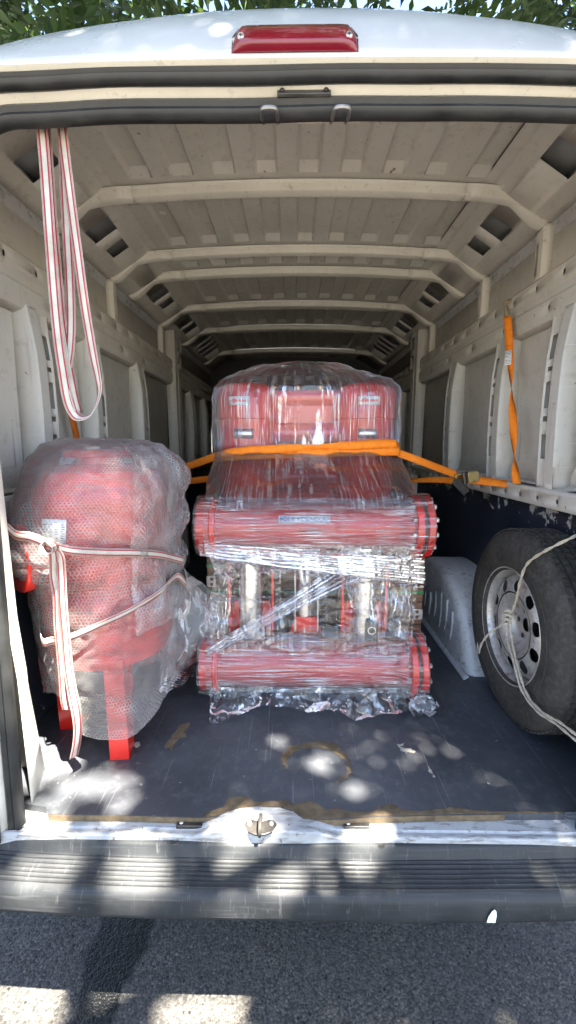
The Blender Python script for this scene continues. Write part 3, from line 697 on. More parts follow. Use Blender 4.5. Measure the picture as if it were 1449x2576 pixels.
    m = MB(); m.sheet(list(range(len(fine))), [0, 1], lambda i, k: px_at(sx, W0 - .012 - .02 * int(round(k)) if False else W0 + (-.018 if int(round(k)) else .004), fine[int(round(i))].x * 1.0 if True else 0, FL + .002 + (0 if True else 0)) if False else px_at(sx, W0 - (.022 if int(round(k)) else .0), 1.60 + int(round(i)) / (len(fine) - 1) * .95, FL + (.003 if int(round(k)) else .016))); m.build('housing_flange', 'arch_paint', wh, solid=.002)
    # corner post base inside the opening
    m = MB(); m.sheet([0, 1, 2, 3, 4], [FL - .02, .70, .80, .95, 1.10, 1.30, 1.5, 1.8, 2.1], lambda k, z: px_at(sx, [.725, .738, .760, .80, .93][int(round(k))] + .01 * (z > 1.0) + (.07 if sx > 0 else 0), [.985, 1.04, 1.06, 1.068, 1.075][int(round(k))] + (.045 * max(0, (1.0 - z) / .42) if k > 1 else 0), z)); m.build('corner_post', 'cream_paint', van, smooth=30, solid=.002)
# --- far end
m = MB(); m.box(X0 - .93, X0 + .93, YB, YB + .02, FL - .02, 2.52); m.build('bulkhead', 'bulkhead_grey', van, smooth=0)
m = MB(); m.tube([(X0 - .62, YB - .03, 1.2), (X0 - .62, YB - .03, 2.15), (X0 - .55, YB - .03, 2.26), (X0 + .55, YB - .03, 2.26), (X0 + .62, YB - .03, 2.15), (X0 + .62, YB - .03, 1.2)], .022, 8); m.build('bulkhead_frame', 'grey_paint', van)
m = MB(); m.box(X0 - .95, X0 + .95, .96, YB, .44, .562); m.build('underbody', 'dark_metal', van, smooth=0)

# ------------------------------------------------------------------ wrapped machine: two vessels, two horizontal headers, columns
MX0, MX1 = -.345, .492; MC = (MX0 + MX1) / 2
mach = thing('filter_machine', (MC, 1.65, FL), 'large red twin-vessel machine wrapped in clear stretch film in the middle of the van', 'machine')
def bolts(parent, cx, cy, cz, r, n, off, axis=1, ph=0):
    for k in range(n):
        a = 2 * math.pi * k / n + ph; M = Matrix.Translation((cx, cy + r * math.cos(a), cz + r * math.sin(a))) @ Matrix.Rotation(R(90) * axis, 4, 'Y') @ Matrix.Translation((0, 0, off))
        m = MB(); m.lathe([(0, .012), (.0085, .012), (.0095, .009), (.0095, 0)], M, 6); m.build('flange_bolt', 'zinc', parent, smooth=25)
def header_pipe(cy, cz, r, rf):
    M = Matrix.Translation((MX0, cy, cz)) @ Matrix.Rotation(R(90), 4, 'Y'); L = MX1 - MX0
    m = MB(); m.lathe([(0, .055), (r, .055), (r, L - .03), (0, L - .03)], M, 48); body = m.build('header_pipe', 'red_enamel', mach, smooth=40)
    m = MB(); m.lathe([(r * .55, .0), (rf * .86, .0), (rf * .86, .012), (rf * .80, .03), (r, .07)], M, 48); m.lathe([(0, .002), (r * .6, .002)], M, 32); m.build('end_cap', 'red_enamel', body, smooth=40)
    m = MB(); m.lathe([(r * .9, .048), (rf * .90, .048), (rf * .92, .052), (rf * .92, .064), (rf * .9, .068), (r * .9, .068)], M, 48); m.build('flange', 'red_enamel', body, smooth=30)
    for o0 in (L - .062, L - .024):
        m = MB(); m.lathe([(r * .5, o0), (rf - .003, o0), (rf, o0 + .003), (rf, o0 + .022), (rf - .003, o0 + .026), (0, o0 + .026)], M, 48); m.build('flange', 'red_enamel', body, smooth=30)
    m = MB(); m.lathe([(0, L - .036), (rf * .94, L - .036), (rf * .94, L - .025), (0, L - .025)], M, 48); m.build('gasket', 'rubber', body, smooth=30)
    bolts(body, MX0, cy, cz, rf * .86, 12, L - .074, 1, .13); bolts(body, MX0, cy, cz, rf * .86, 12, L + .001, 1, .13)
    return body
UH = header_pipe(1.525, 1.252, .088, .116)
LH = header_pipe(1.515, .714, .094, .127)
# vessels
VX = (-.205, .315)
for vx in VX:
    M = Matrix.Translation((vx, 1.90, 0))
    m = MB(); m.lathe([(0, 1.125), (.125, 1.125), (.130, 1.14), (.130, 1.66)], M, 40); ve = m.build('vessel', 'red_enamel', mach)
    m = MB(); m.lathe([(.130, 1.655), (.138, 1.658), (.138, 1.675), (.136, 1.70), (.136, 1.76), (.128, 1.785), (.105, 1.803), (.06, 1.812), (0, 1.815)], M, 40); m.build('vessel_hood', 'red_enamel', ve)
    # arrow sign: white plate, red arrow pointing left
    yc = 1.90 - .1375
    def on(a, b, d=0.): 
        an = a / .137; return (vx + (.137 + d) * math.sin(an), 1.90 - (.137 + d) * math.cos(an), b)
    cx = -.02 if vx < 0 else -.005; zc = 1.728
    m = MB(); m.sheet(lin(cx - .045, cx + .045, 12), [zc - .017, zc + .017], lambda a, b: on(a, b, .0008)); sg = m.build('direction_sign', 'label_white', ve, solid=.0006); sg['label'] = 'white sticker with a red arrow pointing left'
    m = MB(); m.sheet(lin(cx - .016, cx + .038, 9), [zc - .0048, zc + .0048], lambda a, b: on(a, b, .0020)); m.add([on(cx - .040, zc, .0020), on(cx - .014, zc - .0125, .0020), on(cx - .014, zc + .0125, .0020)], [(0, 1, 2)]); m.build('arrow', 'label_red', sg, smooth=0)
    # grey rating plate lower down
    m = MB(); m.sheet(lin(-.05, .04, 10), [1.575, 1.615], lambda a, b: on(a, b, -.006)); m.build('rating_plate', 'zinc', ve, solid=.0008)
m = MB(); m.tube([(VX[0] + .1, 1.92, 1.755), (VX[1] - .1, 1.92, 1.755)], .034, 20); m.build('cross_pipe', 'red_enamel', mach)
m = MB(); m.tube([(VX[0] + .1, 1.90, 1.60), (VX[1] - .1, 1.90, 1.60)], .045, 20); m.build('cross_pipe', 'red_enamel', mach)
m = MB(); m.tube([(VX[0] + .1, 1.90, 1.40), (VX[1] - .1, 1.90, 1.40)], .045, 20); m.build('cross_pipe', 'red_enamel', mach)
m = MB(); m.box(VX[0] + .02, VX[1] - .02, 1.925, 1.935, 1.14, 1.74); m.build('casing_panel', 'red_enamel', mach, bevel=.002)
for i, u in enumerate((690, 750, 806, 862)):
    x = py(u, 960, 1.92).x; M = Matrix.Translation((x, 1.92, 1.782))
    m = MB(); m.lathe([(.008, 0), (.008, .012), (.014, .013), (.016, .02), (.012, .026), (.009, .03), (0, .03)], M, 12); vlv = m.build('valve', 'brass', mach)
    m = MB(); m.lathe([(.012, .026), (.030, .030), (.032, .036), (.032, .062), (.028, .068), (0, .069)], M, 16); m.build('valve_cap', 'black_plastic', vlv)
    m = MB(); m.lathe([(.006, -.05), (.006, 0)], M, 8); m.build('valve_stem', 'zinc', vlv)
# columns, brackets, centre spindle, guide rods and braided hose
for cx in (-.165, .279):
    m = MB(); m.lathe([(.046, .80), (.046, 1.175), (.056, 1.178), (.056, 1.20)], Matrix.Translation((cx, 1.56, 0)), 32); cl = m.build('column', 'stainless', mach)
    for sx in (-1, 1):
        m = MB(); m.box(cx + sx * .085 - .005, cx + sx * .085 + .005, 1.56, 1.64, .80, 1.20); m.build('side_plate', 'red_enamel', cl, bevel=.001)
    m = MB(); m.prism([(-.098, .74), (.098, .74), (.072, .93), (-.072, .93)], lambda a, b, d: (cx + a, d, b), 1.595, 1.607); m.build('foot_bracket', 'red_enamel', cl, bevel=.001)
m = MB(); m.prism([(-.024, 0), (.024, 0), (.024, .082), (.018, .09), (-.018, .09), (-.024, .082)], lambda a, b, d: (.30 + a, d, .80 + b), 1.501, 1.506); pl = m.build('serial_plate', 'dark_metal', mach, bevel=.001)
m = MB(); m.lathe([(.012, 0), (.016, 0), (.016, .002), (.012, .002)], Matrix.Translation((.30, 1.5005, .85)) @ Matrix.Rotation(R(90), 4, 'X'), 16); m.build('plate_ring', 'zinc', pl)
m = MB(); m.lathe([(.032, .84), (.032, 1.10), (.026, 1.105), (.026, 1.16)], Matrix.Translation((.048, 1.60, 0)), 24); m.build('spindle', 'stainless', mach)
for x in (.008, .096):
    m = MB(); m.tube([(x, 1.535, .83), (x, 1.535, 1.19)], .0035, 8); m.build('guide_rod', 'zinc', mach)
    m = MB(); m.lathe([(0, -.014), (.020, -.014), (.022, -.010), (.022, .012), (0, .014)], Matrix.Translation((x + .012, 1.545, 1.155)), 16); m.build('rod_head', 'red_enamel', mach)
m = MB(); m.tube(ease([(.030, 1.525, 1.15), (.030, 1.522, 1.08), (.038, 1.52, 1.032), (.046, 1.522, 1.028), (.054, 1.528, 1.04), (.056, 1.535, 1.15)], 6), .011, 10); m.build('braided_hose', 'zinc', mach)
m = MB(); m.prism([(-.075, .78), (.075, .78), (.040, .875), (-.040, .875)], lambda a, b, d: (.05 + a, d, b), 1.565, 1.58); m.build('foot_bracket', 'red_enamel', mach, bevel=.001)
for x in (-.25, .40):
    m = MB(); m.box(x - .03, x + .03, 1.46, 1.70, FL, FL + .03); m.build('skid', 'dark_metal', mach, bevel=.002)
m = MB(); m.box(-.06, .20, 1.63, 1.66, .80, .93); m.build('control_box', 'black_plastic', mach, bevel=.004)
# maker's plate on the upper header: blue emblem and faint wording on white
def onh(a, b, d=.0):   # a = x, b = angle down from horizontal front
    r_ = .088 + d; return (a, 1.525 - r_ * math.cos(b), 1.252 + r_ * math.sin(b))
xa, xb = -.052, .130; b0, b1 = .30, .60
m = MB(); m.sheet([xa, (xa + xb) / 2, xb], lin(b0, b1, 6), lambda a, b: onh(a, b, .0008)); mp = m.build('maker_plate', 'label_white', UH, solid=.0005); mp['label'] = 'white maker plate with a blue emblem and lettering'
m = MB(); m.sheet([xa + .005, xa + .040], lin(b0 + .05, b1 - .05, 5), lambda a, b: onh(a, b, .0016)); em = m.build('emblem', 'label_blue', mp)
m = MB()
for sgn in (1, -1):
    pts = ease([(xa + .009, .45 + sgn * .062, 0), (xa + .016, .45 + sgn * .058, 0), (xa + .0225, .45 + sgn * .006, 0), (xa + .029, .45 + sgn * .058, 0), (xa + .036, .45 + sgn * .062, 0)], 5)
    m.sheet(list(range(len(pts))), [-.012, .012], lambda i, w: onh(pts[int(round(i))].x, pts[int(round(i))].y + w, .0024))
m.build('emblem_mark', 'label_white', mp, smooth=0)
def letters(text, x0, x1, parent, onf, z0, z1, mat, name):
    FONT = {'E': [(0, 0, 0, 1), (0, 0, 1, 0), (0, .5, .8, .5), (0, 1, 1, 1)], 'X': [(0, 0, 1, 1), (0, 1, 1, 0)], 'C': [(0, 0, 0, 1), (0, 0, 1, 0), (0, 1, 1, 1)], 'A': [(0, 0, .5, 1), (.5, 1, 1, 0), (.2, .4, .8, .4)], 'N': [(0, 0, 0, 1), (0, 1, 1, 0), (1, 0, 1, 1)], 'D': [(0, 0, 0, 1), (0, 0, .7, 0), (0, 1, .7, 1), (.7, 0, 1, .5), (1, .5, .7, 1)], 'U': [(0, 0, 0, 1), (1, 0, 1, 1), (0, 0, 1, 0)], 'L': [(0, 0, 0, 1), (0, 0, 1, 0)], '1': [(.5, 0, .5, 1), (.2, .8, .5, 1)], '0': [(0, 0, 0, 1), (1, 0, 1, 1), (0, 0, 1, 0), (0, 1, 1, 1)], '-': [(.1, .5, .9, .5)]}
    w = (x1 - x0) / len(text); mm = MB(); th = .10
    for i, ch in enumerate(text):
        for (ax, ay, bx, by) in FONT.get(ch, []):
            sx_ = x0 + w * i + w * .12; ww = w * .72; d = Vector((bx - ax, (by - ay), 0)); n_ = Vector((-d.y, d.x, 0)).normalized() * th
            q = []
            for (cx_, cy_, sg_) in ((ax, ay, 1), (bx, by, 1), (bx, by, -1), (ax, ay, -1)):
                X = cx_ + n_.x * sg_; Y = cy_ + n_.y * sg_; q.append(onf(sx_ + X * ww, z0 + Y * (z1 - z0)))
            mm.add(q, [(0, 1, 2, 3)])
    return mm.build(name, mat, parent, smooth=0)
letters('EXCENDUL', xa + .046, xb - .006, mp, lambda a, b: onh(a, b, .0018), .38, .52, 'label_blue', 'lettering')

# --- stretch film
def fold(x, y, z, s, amp):
    r1 = 1 - abs(nz(x, y, z, s)) * 2; r2 = 1 - abs(nz(x + 5, y, z, s * 2.3)) * 2
    return amp * (max(0, r1) ** 3 * .7 + max(0, r2) ** 3 * .4)
def shell(us, vs, fn, name, mat, amp=.004, s=(14, 14, 14), uvs=(1, 1), seed=0, parent=mach, drop=None):
    pts = [[Vector(fn(u, v)) for u in us] for v in vs]; m = MB(); V = []; U = []
    nu, nv = len(us), len(vs)
    for j in range(nv):
        for i in range(nu):
            p = pts[j][i]; du = pts[j][min(i + 1, nu - 1)] - pts[j][max(i - 1, 0)]; dv = pts[min(j + 1, nv - 1)][i] - pts[max(j - 1, 0)][i]
            n_ = du.cross(dv); n_ = n_.normalized() if n_.length > 1e-9 else Vector((0, 0, 0))
            q = p + n_ * (fold(p.x * s[0] + seed, p.y * s[1], p.z * s[2], 1, amp) + nz(p.x + seed, p.y, p.z, 11) * amp * .8)
            V.append(q); U.append((us[i] * uvs[0], vs[j] * uvs[1]))
    fs = []
    for j in range(nv - 1):
        for i in range(nu - 1):
            if drop and drop((us[i] + us[i + 1]) / 2, (vs[j] + vs[j + 1]) / 2): continue
            fs.append((j * nu + i, j * nu + i + 1, (j + 1) * nu + i + 1, (j + 1) * nu + i))
    m.add(V, fs, U); return m.build(name, mat, parent, smooth=60)
# hood over the vessels, flaring down to the upper header
LEV = [(1.905, .035, 1.93, .10, .04), (1.897, .035, 1.93, .17, .07), (1.865, .04, 1.925, .27, .11), (1.828, .05, 1.915, .37, .145), (1.79, .055, 1.905, .402, .165), (1.74, .055, 1.90, .412, .172), (1.62, .055, 1.90, .412, .172), (1.54, .055, 1.895, .408, .175), (1.48, .06, 1.87, .41, .215), (1.42, .065, 1.83, .418, .275), (1.375, .07, 1.80, .425, .335), (1.33, .072, 1.79, .43, .365)]
def hood(a, t_):
    k = t_ * (len(LEV) - 1); i = min(len(LEV) - 2, int(k)); q = k - i; A, B = LEV[i], LEV[i + 1]
    z, cx, cy, ax, by = [A[j] + (B[j] - A[j]) * q for j in range(5)]
    an = a * 2 * math.pi; e = .55; c, s_ = math.cos(an), math.sin(an)
    x = cx + ax * math.copysign(abs(c) ** e, c); y = cy + by * math.copysign(abs(s_) ** e, s_)
    if s_ < 0 and z > 1.52: y += .030 * math.exp(-((x - .055) / .12) ** 2) * min(1, (1.80 - z) * 5 if z > 1.6 else 1)   # film sags between the vessels
    return (x, y, z)
shell(lin(.0, 1, 180), lin(0, 1, 90), hood, 'stretch_film', 'film_hood', .010, (9, 9, 4), (2.3, .62))
# tight pleats round both headers
def wrap(cy, cz, r, x0, x1, a0, a1, name, seed, amp, mat='film_tight', skew=0.):
    shell(lin(a0, a1, 60), lin(x0, x1, 110), lambda a, x: (x, cy - (r + .010) * math.cos(a + skew * (x - x0)), cz + (r + .010) * math.sin(a + skew * (x - x0))), name, mat, amp, (3, 40, 40), (r * 1.0, 1), seed)
wrap(1.525, 1.252, .094, -.315, .475, -1.25, 1.9, 'stretch_film', 3, .004)
def overwrap(cy, cz, r, rf, a0, a1, seed, skew):
    def rad(x):
        k = max(0, min(1, (x - (MX1 - .13)) / .06)); k = k * k * (3 - 2 * k); kl = max(0, min(1, ((MX0 + .10) - x) / .05)); return r + .011 + (rf - r - .006) * max(k, kl * .75)
    def f(a, x):
        aa = a + skew * (x - MX0); rr = rad(x) - (.03 if x > MX1 + .004 else 0); return (x, cy - rr * math.cos(aa), cz + rr * math.sin(aa))
    shell(lin(a0, a1, 70), lin(MX0 - .004, MX1 + .008, 120), f, 'stretch_film', 'film_cross', .006, (3, 40, 40), (r, 1), seed)
overwrap(1.525, 1.252, .088, .116, -1.0, 1.75, 13, .35)
overwrap(1.515, .714, .094, .127, -.8, 1.9, 33, -.32)
wrap(1.515, .714, .102, -.322, .485, -1.1, 2.0, 'stretch_film', 23, .004)
# curtains between the headers
def curtain(pts, name, mat, amp, seed, nu=60, nv=40, uvs=(1, 1), s=(16, 16, 16), drop=None):
    A, B, C, D = [Vector(p) for p in pts]
    shell(lin(0, 1, nu), lin(0, 1, nv), lambda u, v: A.lerp(B, u).lerp(D.lerp(C, u), v) + Vector((0, .03 * math.sin(math.pi * v), 0)), name, mat, amp, s, uvs, seed, drop=drop)
hem = lambda u, v: v > .62 + .30 * nz(u * 3, 1.7, 0, 1.6) + .12 * nz(u * 9, 4, 0, 1)
curtain([(-.31, 1.46, 1.17), (.26, 1.455, 1.17), (.22, 1.50, 1.00), (-.28, 1.52, .98)], 'stretch_film', 'film_loose', .015, 41, 110, 50, (.6, .2), (13, 13, 13), hem)
curtain([(.17, 1.44, 1.19), (.455, 1.46, 1.19), (.425, 1.44, .83), (.21, 1.47, .96)], 'stretch_film', 'film_loose', .014, 51, 80, 60, (.3, .36), (16, 16, 5))
curtain([(-.285, 1.46, 1.15), (-.21, 1.47, 1.15), (-.25, 1.46, .83), (-.325, 1.47, .83)], 'stretch_film', 'film_loose', .012, 61, 30, 60, (.1, .36), (16, 16, 6))
curtain([(-.31, 1.432, 1.20), (.46, 1.432, 1.20), (.44, 1.425, .78), (-.30, 1.425, .78)], 'stretch_film', 'film_clear', .010, 45, 90, 70, (.9, .45), (5, 5, 14))
# band pulled diagonally from the lower header up to the right
A, B = Vector((-.315, 1.425, .795)), Vector((.245, 1.445, 1.125))
def band(u, v):
    w = .018 + .085 * (u ** .8) ; c = A.lerp(B, u); n_ = Vector((.50, 0, -.86)); th = (v - .5); tight = 1 - .35 * math.sin(math.pi * u)
    return c + n_ * th * w * 2 * .55 * tight + Vector((0, .010 * math.sin(v * 34 + u * 2) * (.4 + .6 * u), .004 * math.sin(v * 57)))
shell(lin(0, 1, 60), lin(0, 1, 70), band, 'stretch_film', 'film_rope', .002, (8, 8, 8), (.05, .12), 71)
def band2(u, v):
    c = Vector((-.33, 1.425, 1.185)).lerp(Vector((.47, 1.435, 1.10)), u); w = .022 + .03 * u
    return c + Vector((.06, 0, -1)) * (v - .5) * 2 * w + Vector((0, .006 * math.sin(v * 30 + u * 3) - .01 * math.sin(math.pi * u), 0))
shell(lin(0, 1, 60), lin(0, 1, 40), band2, 'stretch_film', 'film_rope', .003, (8, 8, 8), (.05, .09), 81)
# crumpled tail hanging from the lower header onto the floor
hem2 = lambda u, v: v > .55 + .42 * nz(u * 2.2 + 3.1, 1.7, 0, 1.5) + .16 * nz(u * 8, 9, 0, 1) + .15
curtain([(-.315, 1.40, .67), (.487, 1.41, .67), (.45, 1.27, FL + .006), (-.29, 1.30, FL + .006)], 'stretch_film', 'film_tail', .016, 91, 120, 50, (.8, .16), (9, 9, 9), hem2)
def clump(u, v):
    a = u * 2 * math.pi; r_ = .045 * math.sin(math.pi * v) * (1 + .5 * nz(u * 4, v * 4, 5)); return (.47 + r_ * math.cos(a), 1.38 + r_ * .7 * math.sin(a), FL + .004 + .06 * v + .02 * nz(u * 6, v * 5, 2))
shell(lin(0, 1, 30), lin(.02, .98, 16), clump, 'stretch_film', 'film_loose', .012, (30, 30, 30), (.25, .1), 95)

# ------------------------------------------------------------------ timber frame stack behind the machine
CX0, CX1, CY0, CY1 = -.372, .562, 1.735, 2.16
crate = thing('pallet_collar_stack', ((CX0 + CX1) / 2, 1.95, FL), 'stack of brown wooden pallet collars with steel hinges behind the red machine', 'crate')
z = FL + .001
for k in range(3):
    m = MB(); m.box(CX0 + .02, CX1 - .02, CY0 + .012 * (k % 2), CY0 + .10, z, z + .022); m.build('pallet_slat', 'timber', crate, bevel=.002)
    m = MB(); m.box(CX0 + .02, CX1 - .02, CY1 - .10, CY1, z, z + .022); m.build('pallet_slat', 'timber', crate, bevel=.002)
    z += .026
for k in range(4):
    h_ = .105
    for (a0, a1, b0, b1) in ((CX0, CX1, CY0, CY0 + .022), (CX0, CX1, CY1 - .022, CY1), (CX0, CX0 + .022, CY0 + .0235, CY1 - .0235), (CX1 - .022, CX1, CY0 + .0235, CY1 - .0235)):
        m = MB(); m.box(a0, a1, b0, b1, z, z + h_ - .003); m.build('board', 'timber', crate, bevel=.002)
    z += h_
CT = z
for zz in (py(1060, 1465, CY0).z, py(1060, 1545, CY0).z):
    for x0_, x1_ in ((CX0 - .003, CX0 + .036), (CX1 - .038, CX1 + .003)):
        m = MB(); m.box(x0_, x1_, CY0 - .003, CY0 - .0005, zz - .024, zz + .024); hp = m.build('hinge_plate', 'zinc', crate, bevel=.002)
        for s_ in (-1, 1):
            M = Matrix.Translation(((x0_ + x1_) / 2 - .004 * (1 if x0_ > 0 else -1), CY0 - .003, zz + s_ * .012)) @ Matrix.Rotation(R(90), 4, 'X')
            m = MB(); m.lathe([(0, .0012), (.006, .0012), (.008, .0004)], M, 12); m.build('rivet_hole', 'timber', hp)
for v in (1425, 1490):
    zz = py(1060, v, CY0).z; m = MB(); m.box(CX0 - .002, CX1 + .002, CY0 - .0018, CY0 - .0006, zz - .007, zz + .007); m.build('strapping_band', 'green_band', crate, smooth=0)
m = MB(); m.box(CX0, CX1, CY0, CY1, CT, CT + .014); m.build('lid', 'timber', crate, bevel=.002)

# ------------------------------------------------------------------ bubble-wrapped tank
TX, TY = -.612, 1.325
tank = thing('bubble_wrapped_tank', (TX, TY, FL), 'red three-legged tank in bubble wrap at the left wall', 'tank')
M = Matrix.Translation((TX, TY, 0))
m = MB(); m.lathe([(0, .845), (.12, .855), (.185, .885), (.200, .93), (.203, .96), (.203, 1.38), (.198, 1.42), (.165, 1.47), (.10, 1.49), (0, 1.495)], M, 48); body = m.build('tank_body', 'red_enamel', tank)
m = MB(); m.lathe([(.07, 1.46), (.07, 1.51), (.105, 1.512), (.108, 1.516), (.108, 1.532), (.10, 1.536), (0, 1.536)], M, 32); m.build('top_flange', 'red_enamel', tank)
for (lx, ly, w0) in ((-.536, 1.150, .029), (-.795, 1.315, .034), (-.665, 1.515, .030)):
    d = Vector((lx - TX, ly - TY, 0)).normalized() if True else None
    if lx > -.55 and ly < 1.2: d = Vector((.12, -1, 0)).normalized()
    sd = Vector((-d.y, d.x, 0)); M2 = Matrix(((sd.x, d.x, 0, lx), (sd.y, d.y, 0, ly), (0, 0, 1, 0), (0, 0, 0, 1)))
    m = MB(); m.obox(M2 @ Matrix.Translation((0, 0, FL + .165)), w0, .004, .165); m.obox(M2 @ Matrix.Translation((w0 - .004, -.03, FL + .165)), .004, .026, .165)
    m.obox(M2 @ Matrix.Translation((0, -.036, FL + .005)), w0, .031, .004); m.build('leg', 'red_enamel', tank, bevel=.001)
nd = Vector((-.155, -.19, 0)).normalized(); nb = Vector((TX, TY, 1.235)); 
q = nd.to_track_quat('Z', 'Y').to_matrix().to_4x4(); M3 = Matrix.Translation(nb) @ q
m = MB(); m.lathe([(.062, .15), (.062, .235), (.098, .236), (.10, .24), (.10, .258), (.097, .262), (.05, .262), (.05, .2)], M3, 32); m.build('nozzle', 'red_enamel', tank)
lx_, lz_ = py(140, 1335, 1.1).x, 1.20
m = MB(); fr0 = [py(105, 1305, 1.105), py(167, 1308, 1.09), py(165, 1368, 1.09), py(108, 1372, 1.105)]
m.add(fr0, [(0, 1, 2, 3)]); nt_ = m.build('document_sheet', 'label_white', tank, solid=.0006)
m = MB(); rr_ = random.Random(4)
for j in range(9):
    for i in range(4):
        if rr_.random() < .25: continue
        a, b = (i + .15) / 4, (i + .55 + .3 * rr_.random()) / 4; c, d_ = .10 + j * .092, .10 + j * .092 + .035
        f_ = lambda u_, v_: fr0[0].lerp(fr0[1], u_).lerp(fr0[3].lerp(fr0[2], u_), v_) + Vector((0, -.0016, 0))
        m.add([f_(a, c), f_(b, c), f_(b, d_), f_(a, d_)], [(0, 1, 2, 3)])
m.build('printed_lines', 'label_print', nt_, smooth=0)
# bubble wrap: outer skin with folds, closed over the top, skirt pulled to the front leg
def wrapskin(a, t_):
    an = a * 2 * math.pi; z = 1.565 - t_ * .0
    prof_ = [(0, .03, 1.572), (.06, .10, 1.568), (.12, .165, 1.55), (.18, .205, 1.515), (.24, .228, 1.47), (.32, .238, 1.40), (.42, .236, 1.30), (.50, .230, 1.22), (.56, .228, 1.14), (.66, .226, 1.02), (.76, .225, .92), (.86, .222, .84), (.94, .218, .78), (1.0, .214, .74)]
    for i in range(len(prof_) - 1):
        if t_ <= prof_[i + 1][0]: break
    A, B = prof_[i], prof_[i + 1]; q = (t_ - A[0]) / (B[0] - A[0]); q = max(0, min(1, q)); r_ = A[1] + (B[1] - A[1]) * q; z = A[2] + (B[2] - A[2]) * q
    c, s_ = math.cos(an), math.sin(an); d = Vector((c, s_, 0))
    x = TX + .02 * max(0, 1 - abs(t_ - .2) * 4); 
    # bulge towards the nozzle
    k = max(0, d.dot(nd)) ** 6; kz = math.exp(-((z - 1.24) / .11) ** 2); r_ += .055 * k * kz + .02 * k * math.exp(-((z - 1.33) / .12) ** 2)
    # skirt: pulled down at the legs, up between them
    if t_ > .86:
        f_ = (t_ - .86) / .14
        leg = max(max(0, math.cos(an - l_)) ** 4 for l_ in (math.atan2(1.15 - TY, -.536 - TX), math.atan2(1.315 - TY, -.795 - TX), math.atan2(1.515 - TY, -.665 - TX)))
        z -= f_ * (.075 * leg - .0) ; r_ -= f_ * .008 * (1 - leg)
        if math.cos(an - math.atan2(1.315 - TY, -.795 - TX)) > .3: z += f_ * .075
    r_ += .010 * nz(c * 2.2, s_ * 2.2, z * 7, 1) * (1 if t_ > .2 else 1.5)
    # tied waist
    r_ -= .012 * math.exp(-((z - 1.14) / .03) ** 2)
    rear = max(0, c) * max(0, s_ + .4); r_ += .016 * rear * math.sin(z * 42 + c * 3)
    x_ = min(1, 1); X = x + c * r_; 
    return (max(X, X0 - .885), TY + s_ * r_ + .012 * max(0, .3 - t_), z)
shell(lin(0, 1, 190), lin(0, 1, 130), wrapskin, 'bubble_wrap', 'bubble_wrap', .010, (7, 7, 12), (1.45, 1.15), 7, tank)
# second turn of wrap bunched up on the right-hand side
def bunch(a, t_):
    p = Vector(wrapskin(a % 1.0, .06 + .62 * t_)); d = Vector((p.x - TX, p.y - TY, 0)); d = d.normalized() if d.length > 1e-6 else d
    return p + d * (.010 + .014 * (1 + math.sin(a * 95 + 9 * t_)) * .5 + .012 * nz(a * 18, t_ * 9, 4))
shell(lin(.86, 1.12, 70), lin(0, 1, 90), bunch, 'bubble_wrap', 'bubble_wrap', .014, (16, 16, 8), (1.45, .72), 17, tank)
# loose end of the wrap trailing behind towards the machine
A, B, C, D = py(430, 1420, 1.42), py(560, 1545, 1.56), py(480, 1720, 1.50), py(400, 1745, 1.34)
def tail(u, v):
    p = A.lerp(B, u).lerp(D.lerp(C, u), v); return p + Vector((0, .05 * math.sin(3 * u + 5 * v) * u + .02 * nz(u * 5, v * 5, 3), .012 * nz(u * 4, v * 4, 8)))
shell(lin(0, 1, 50), lin(0, 1, 60), tail, 'bubble_wrap', 'bubble_wrap', .014, (9, 9, 9), (.30, .35), 9, tank)
shell(lin(.05, .95, 40), lin(.02, .9, 50), lambda u, v: Vector(tail(u, v)) + Vector((.012, .03 + .02 * math.sin(6 * v), .01)), 'bubble_wrap', 'bubble_wrap', .016, (9, 9, 9), (.28, .30), 19, tank)

# ------------------------------------------------------------------ spare wheel
WC = Vector((.832, 1.39, FL + .340))
wheel = thing('spare_wheel', (WC.x, WC.y, FL), 'used spare wheel with silver steel rim standing at the right wall', 'wheel')
Mw = Matrix.Translation(WC) @ Matrix.Rotation(R(-1), 4, 'Z') @ Matrix.Rotation(R(-90), 4, 'Y') @ Matrix.Diagonal((.934, .934, .80, 1))   # local +z points to the van centre
TR = .362
prof = [(.205, .085), (.212, .098), (.235, .106), (.275, .110), (.310, .107), (.332, .098), (.345, .088), (.352, .080), (.3575, .066)]
zs_ = lambda p: p
grooves = [-.046, -.016, .016, .046]
pr = list(prof)
for gq in reversed(grooves): pr += [(.3605, gq + .0055), (.3525, gq + .0035), (.3525, gq - .0035), (.3605, gq - .0055)]
pr += [(r_, -h_) for r_, h_ in reversed(prof)]
m = MB(); m.lathe(pr, Mw, 96); m.lathe([(.262, .1105), (.266, .1125), (.270, .1105)], Mw, 96); m.lathe([(.222, .1035), (.226, .1055), (.230, .1035)], Mw, 72); ty = m.build('tyre', 'tyre_rubber', wheel, smooth=30)
# tread blocks: shoulder lugs and sipes as raised pieces
m = MB()
for k in range(84):
    a = 2 * math.pi * k / 84
    for (h0, h1, tw) in ((.052, .074, .06), (-.074, -.052, -.06), (.021, .041, .03), (-.041, -.021, -.03), (-.011, .011, .02)):
        for e in (0,):
            Mk = Mw @ Matrix.Rotation(a + (tw * .3), 4, 'Z') @ Matrix.Translation((.3605, 0, (h0 + h1) / 2)) @ Matrix.Rotation(tw * 2.5, 4, 'X')
            m.obox(Mk, .0028, .0088, (h1 - h0) / 2)
lug = m.build('tread_blocks', 'tyre_rubber', ty, smooth=0); lug['kind'] = 'stuff'
m = MB(); m.lathe([(.212, .100), (.216, .102), (.219, .098), (.216, .090), (.206, .085), (.199, .070), (.197, .045), (.195, .0), (.200, -.08), (.215, -.10)], Mw, 72); m.build('rim', 'rim_paint', wheel, smooth=50)
